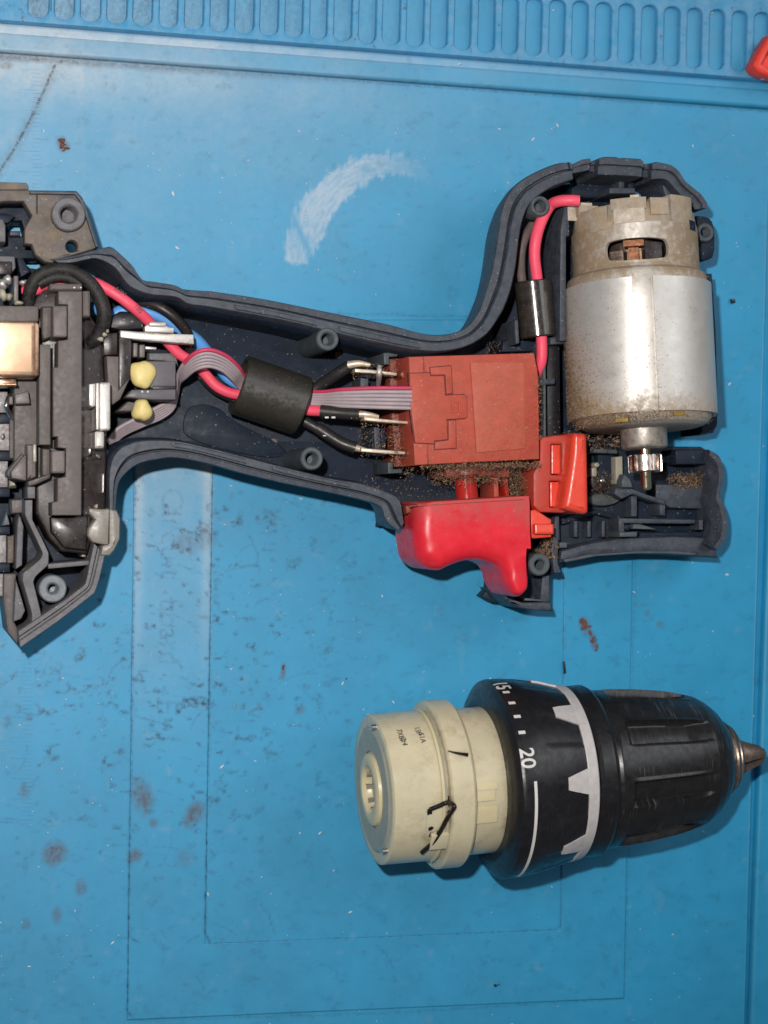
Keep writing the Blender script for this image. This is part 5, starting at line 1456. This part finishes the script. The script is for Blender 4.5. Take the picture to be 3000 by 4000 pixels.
# ------------------------------------------------------------------ lamp lens, clip, crumbs
ln = thing("lamp_lens", "frosted clear lamp lens clipped on the housing foot by the lower rim", "lens", tuple(P(420, 2080, 0)[:2]) + (8,))
slab("lens_body", [(347, 1984), (400, 1988), (429, 1987), (424, 2130), (395, 2127), (362, 2119), (342, 2093), (345, 2064), (371, 2030), (347, 2006)], 29, 12, m_lens, ln, .7)
slab("lens_face", [(424, 1984), (458, 1992), (472, 2025), (470, 2107), (448, 2151), (429, 2172), (391, 2172), (398, 2130), (424, 2120)], 28, 8, m_lens, ln, 1.1)
0 and slab("lens_ridge", [(430, 1990), (444, 1992), (442, 2100), (412, 2165), (398, 2166), (426, 2100)], 29.3, 20, m_brk, ln, .5)
blob("lens_nub", 375, 1978, 9, 9, 25, 1.2, m_nyld, ln, 5)

rc_ = thing("red_clip", "orange red plastic clip corner at the right edge beside the tray slots", "clip", tuple(P(2990, 240, 0)[:2]) + (2.4,))
slab("clip_frame", [[(2942, 252), (2972, 190), (3010, 130), (3120, 150), (3120, 330), (2990, 292), (2960, 278)], [(2978, 250), (3010, 188), (3060, 200), (3060, 285), (3000, 262)]], 9, 3, m_ora, rc_, .8)
slab("clip_base", [(2950, 262), (3000, 285), (3080, 310), (3080, 180), (3010, 150)], 5, 2.6, m_ora, rc_, .4)
slab("clip_spring", rrect(2978, 286, 3030, 308, 8), 6, 3.2, m_tin, rc_, .8)

for i, (x, y, a, b, lab) in enumerate(((240, 545, 18, 14, None), (253, 578, 22, 11, None), (2282, 2432, 20, 26, None), (2318, 2490, 14, 34, None))):
    pass
def crumb(name, pts, lab, cat, m=m_rst, z=.1):
    t = thing(name, lab, cat, tuple(P(pts[0][0], pts[0][1], 0)[:2]) + (0,))
    rr = random.Random(int(pts[0][0]))
    for i, (x, y, a, b) in enumerate(pts):
        for k in range(max(2, int((a * b) ** .5 / 2.2))):
            s_ = rr.uniform(.25, .55)
            blob("crumb", x + rr.gauss(0, .45) * a, y + rr.gauss(0, .45) * b, a * s_ * rr.uniform(.7, 1.3), b * s_ * rr.uniform(.7, 1.3), z + .15, rr.uniform(.2, .5), m, t, 60 + i * 9 + k + int(x), 9, 5, amp=.35)
    return t
crumb("rust_flake", [(243, 548, 17, 13), (246, 566, 20, 15), (258, 582, 16, 8)], "brown flake lying near the ruler ticks at upper left", "rust flake")
crumb("rust_flake", [(2275, 2428, 16, 12), (2290, 2448, 20, 14), (2306, 2474, 9, 16), (2318, 2500, 12, 14), (2328, 2526, 8, 14)], "crumbly brown streak of rust above the chuck", "rust flake")
crumb("rust_flake", [(1938, 3848, 11, 7), (1948, 3842, 6, 6)], "small dark crumb alone near the bottom edge of the mat", "crumb", m_grs)
crumb("rust_flake", [(1352, 2652, 3, 5), (1106, 2606, 7, 12)], "dark brown crumb on the mat left of the gearbox", "crumb")
slab("black_splinter", [(2201, 2585), (2208, 2583), (2213, 2630), (2205, 2632)], .9, .05, m_blk, None, .2, top=("thin black splinter lying upright above the torque ring", "splinter", tuple(P(2207, 2608, 0))))
slab("mat_chip", [(2854, 1168), (2872, 1166), (2874, 1182), (2858, 1186)], .8, .05, m_grs, None, .2, top=("tiny dark chip on the mat right of the motor", "chip", tuple(P(2864, 1176, 0))))

# ------------------------------------------------------------------ lint and sawdust
def flecks():
    V, Fs = [], []
    for i in range(620):
        x, y = random.uniform(-20, 3020), random.uniform(480, 4020)
        if y < 60 + .0775 * x + 170 and random.random() < .4: continue
        c = P(x, y, .12); s = random.choice([.07, .09, .1, .12, .12, .16, .22]) * random.uniform(.7, 1.2); a = random.uniform(0, 6.28)
        l = s * random.choice([1, 1, 1.5, 3.0])
        u = np.array([math.cos(a), math.sin(a), 0]); v = np.array([-u[1], u[0], 0])
        b = len(V)
        V += [c + u * l, c + v * s, c - u * l, c - v * s, c + np.array([0, 0, s])]
        Fs += [(b, b + 1, b + 4), (b + 1, b + 2, b + 4), (b + 2, b + 3, b + 4), (b + 3, b, b + 4)]
    for x, y, l, a in ((676, 756, .75, 1.9), (692, 968, .7, -.5), (1795, 250, .55, .6), (2162, 40, .4, .6), (2782, 50, .4, .6), (800, 2270, .5, .2), (590, 2558, .4, .2), (1545, 520, .3, 0), (2430, 1505, .3, 0), (2850, 1500, .6, .9), (2840, 2245, .7, .1), (850, 3810, .4, .1), (2000, 4000, .3, 0)):
        c = P(x, y, .15 if y > 400 else 2.6); u = np.array([math.cos(a), math.sin(a), 0]); v = np.array([-u[1], u[0], 0]); s = l * .45; b = len(V)
        V += [c + u * l, c + v * s, c - u * l, c - v * s, c + np.array([0, 0, s])]
        Fs += [(b, b + 1, b + 4), (b + 1, b + 2, b + 4), (b + 2, b + 3, b + 4), (b + 3, b, b + 4)]
    o = mk("white_lint", V, Fs, m_wht, None, ang=None, top=("tiny white lint specks strewn over the blue mat", "lint", (0, 0, 0)))
    o['kind'] = 'stuff'
flecks()

SV, SF, SH = [], [], []
def fibre(c, l, w, flat=.4):
    a = random.uniform(0, 6.28); e = random.uniform(-flat, flat)
    u = np.array([math.cos(a) * math.cos(e), math.sin(a) * math.cos(e), math.sin(e)])
    v = np.cross(u, np.array([random.gauss(0, .4), random.gauss(0, .4), 1.0])); v /= np.linalg.norm(v)
    k = np.cross(u, v) * random.uniform(-.35, .35) * l + v * random.uniform(-.3, .3) * l
    b = len(SV); s = min(1, max(0, random.gauss(.5, .24)))
    for t in (-1, 0, 1):
        p = c + u * l * t * .5 + k * (1 - t * t)
        SV.extend([p + v * w, p - v * w]); SH.extend([s, s])
    SF.extend([(b, b + 1, b + 3, b + 2), (b + 2, b + 3, b + 5, b + 4)])
def scatter(n, x0, y0, x1, y1, z0, z1, l=(.3, 1.0), w=(.05, .12), flat=.5, sx=0, sy=0):
    for _ in range(n):
        x = random.uniform(x0, x1) + (random.gauss(0, sx) if sx else 0); y = random.uniform(y0, y1) + (random.gauss(0, sy) if sy else 0)
        fibre(P(x, y, random.uniform(z0, z1)), random.uniform(*l), random.uniform(*w), flat)
scatter(420, 1620, 1400, 2100, 1800, ZW + .65, ZW + .8, (.08, .26), (.025, .055), .2)
scatter(260, 1890, 1560, 2105, 1800, ZW + .65, ZW + .8, (.08, .3), (.025, .06), .2)
scatter(1500, 1640, 1812, 2115, 1822, 24, 31.5, (.25, .9), (.03, .075), .9, sy=7)
scatter(1500, 1700, 1825, 1990, 1885, 19, 26, (.25, .95), (.03, .075), 1.0, sy=10, sx=14)
scatter(1700, 1985, 1815, 2085, 1980, 14, 24, (.25, .95), (.03, .08), 1.0, sx=8)
scatter(420, 1522, 1400, 1600, 1822, 19.1, 20.5, (.3, .9), (.03, .07), .6)
scatter(350, 1522, 1640, 1640, 1830, 19.1, 25, (.3, 1.0), (.03, .07), .8)
scatter(260, 2085, 1470, 2112, 1720, 28, 31.5, (.3, 1.0), (.03, .07), .9, sx=5)
scatter(260, 1560, 1822, 1900, 1850, 12, 22, (.3, 1.0), (.03, .07), .8, sy=12)
scatter(200, 1400, 1850, 1800, 1950, 6.2, 7, (.2, .6), (.04, .09), .4)
scatter(260, 1900, 1330, 2180, 1390, 6.5, 18, (.3, .9), (.03, .07), .7)
scatter(120, 1380, 1420, 1620, 1480, 22, 27.5, (.2, .6), (.04, .09), .6)
scatter(240, 1400, 1640, 1620, 1790, 18, 27, (.2, .7), (.04, .1), .7)
scatter(420, 2120, 2100, 2170, 2180, 12, 20, (.3, 1.2), (.05, .12), 1.0, sx=6)
scatter(500, 2630, 1855, 2740, 1900, 13.2, 15, (.2, .6), (.05, .12), .6, sx=18, sy=8)
scatter(320, 2200, 1690, 2420, 1760, 14, 22, (.3, 1.1), (.05, .12), .9, sy=8)
scatter(240, 2300, 1840, 2420, 1960, 12, 14, (.2, .5), (.04, .1), .5)
scatter(160, 2080, 2144, 2150, 2160, 12.2, 15, (.3, .9), (.03, .07), .8)
for _ in range(4200):                                            # on the motor
    q = random.random()
    if q < .55:
        ph = -abs(random.gauss(1.15, .33)); t = Y1650 - abs(random.gauss(0, 11)); r = RF + .1
    elif q < .85:
        ph = random.gauss(-.35, .6); t = random.uniform(Y(1606), TE - .3); r = RC - max(0, t - TE + 1.6) * .8 + .1
    elif q < .93:
        ph = random.uniform(-1.3, .9); t = random.uniform(Y(1085), Y(1610)); r = RF + .05
    else:
        ph = random.choice([R_(-3.5), R_(12.5)]) + random.gauss(0, .014); t = Y(1612) - abs(random.gauss(0, 12)); r = RF + .05
        if random.random() < .30 or t < Y(1085): continue
    if abs(ph) > 1.6: continue
    big = .55 if q < .85 else .25
    fibre(fm.pt(t, ph, r + random.uniform(0, .25)), random.uniform(.08, .14 + big * .75), random.uniform(.022, .055), .6)
o = mk("sawdust", SV, np.array(SF), m_saw, None, ang=None, attrs={'shade': SH}, top=("brown sawdust fibres caked on the switch, lever and motor", "sawdust", tuple(P(1950, 1800, 10))))
o['kind'] = 'stuff'
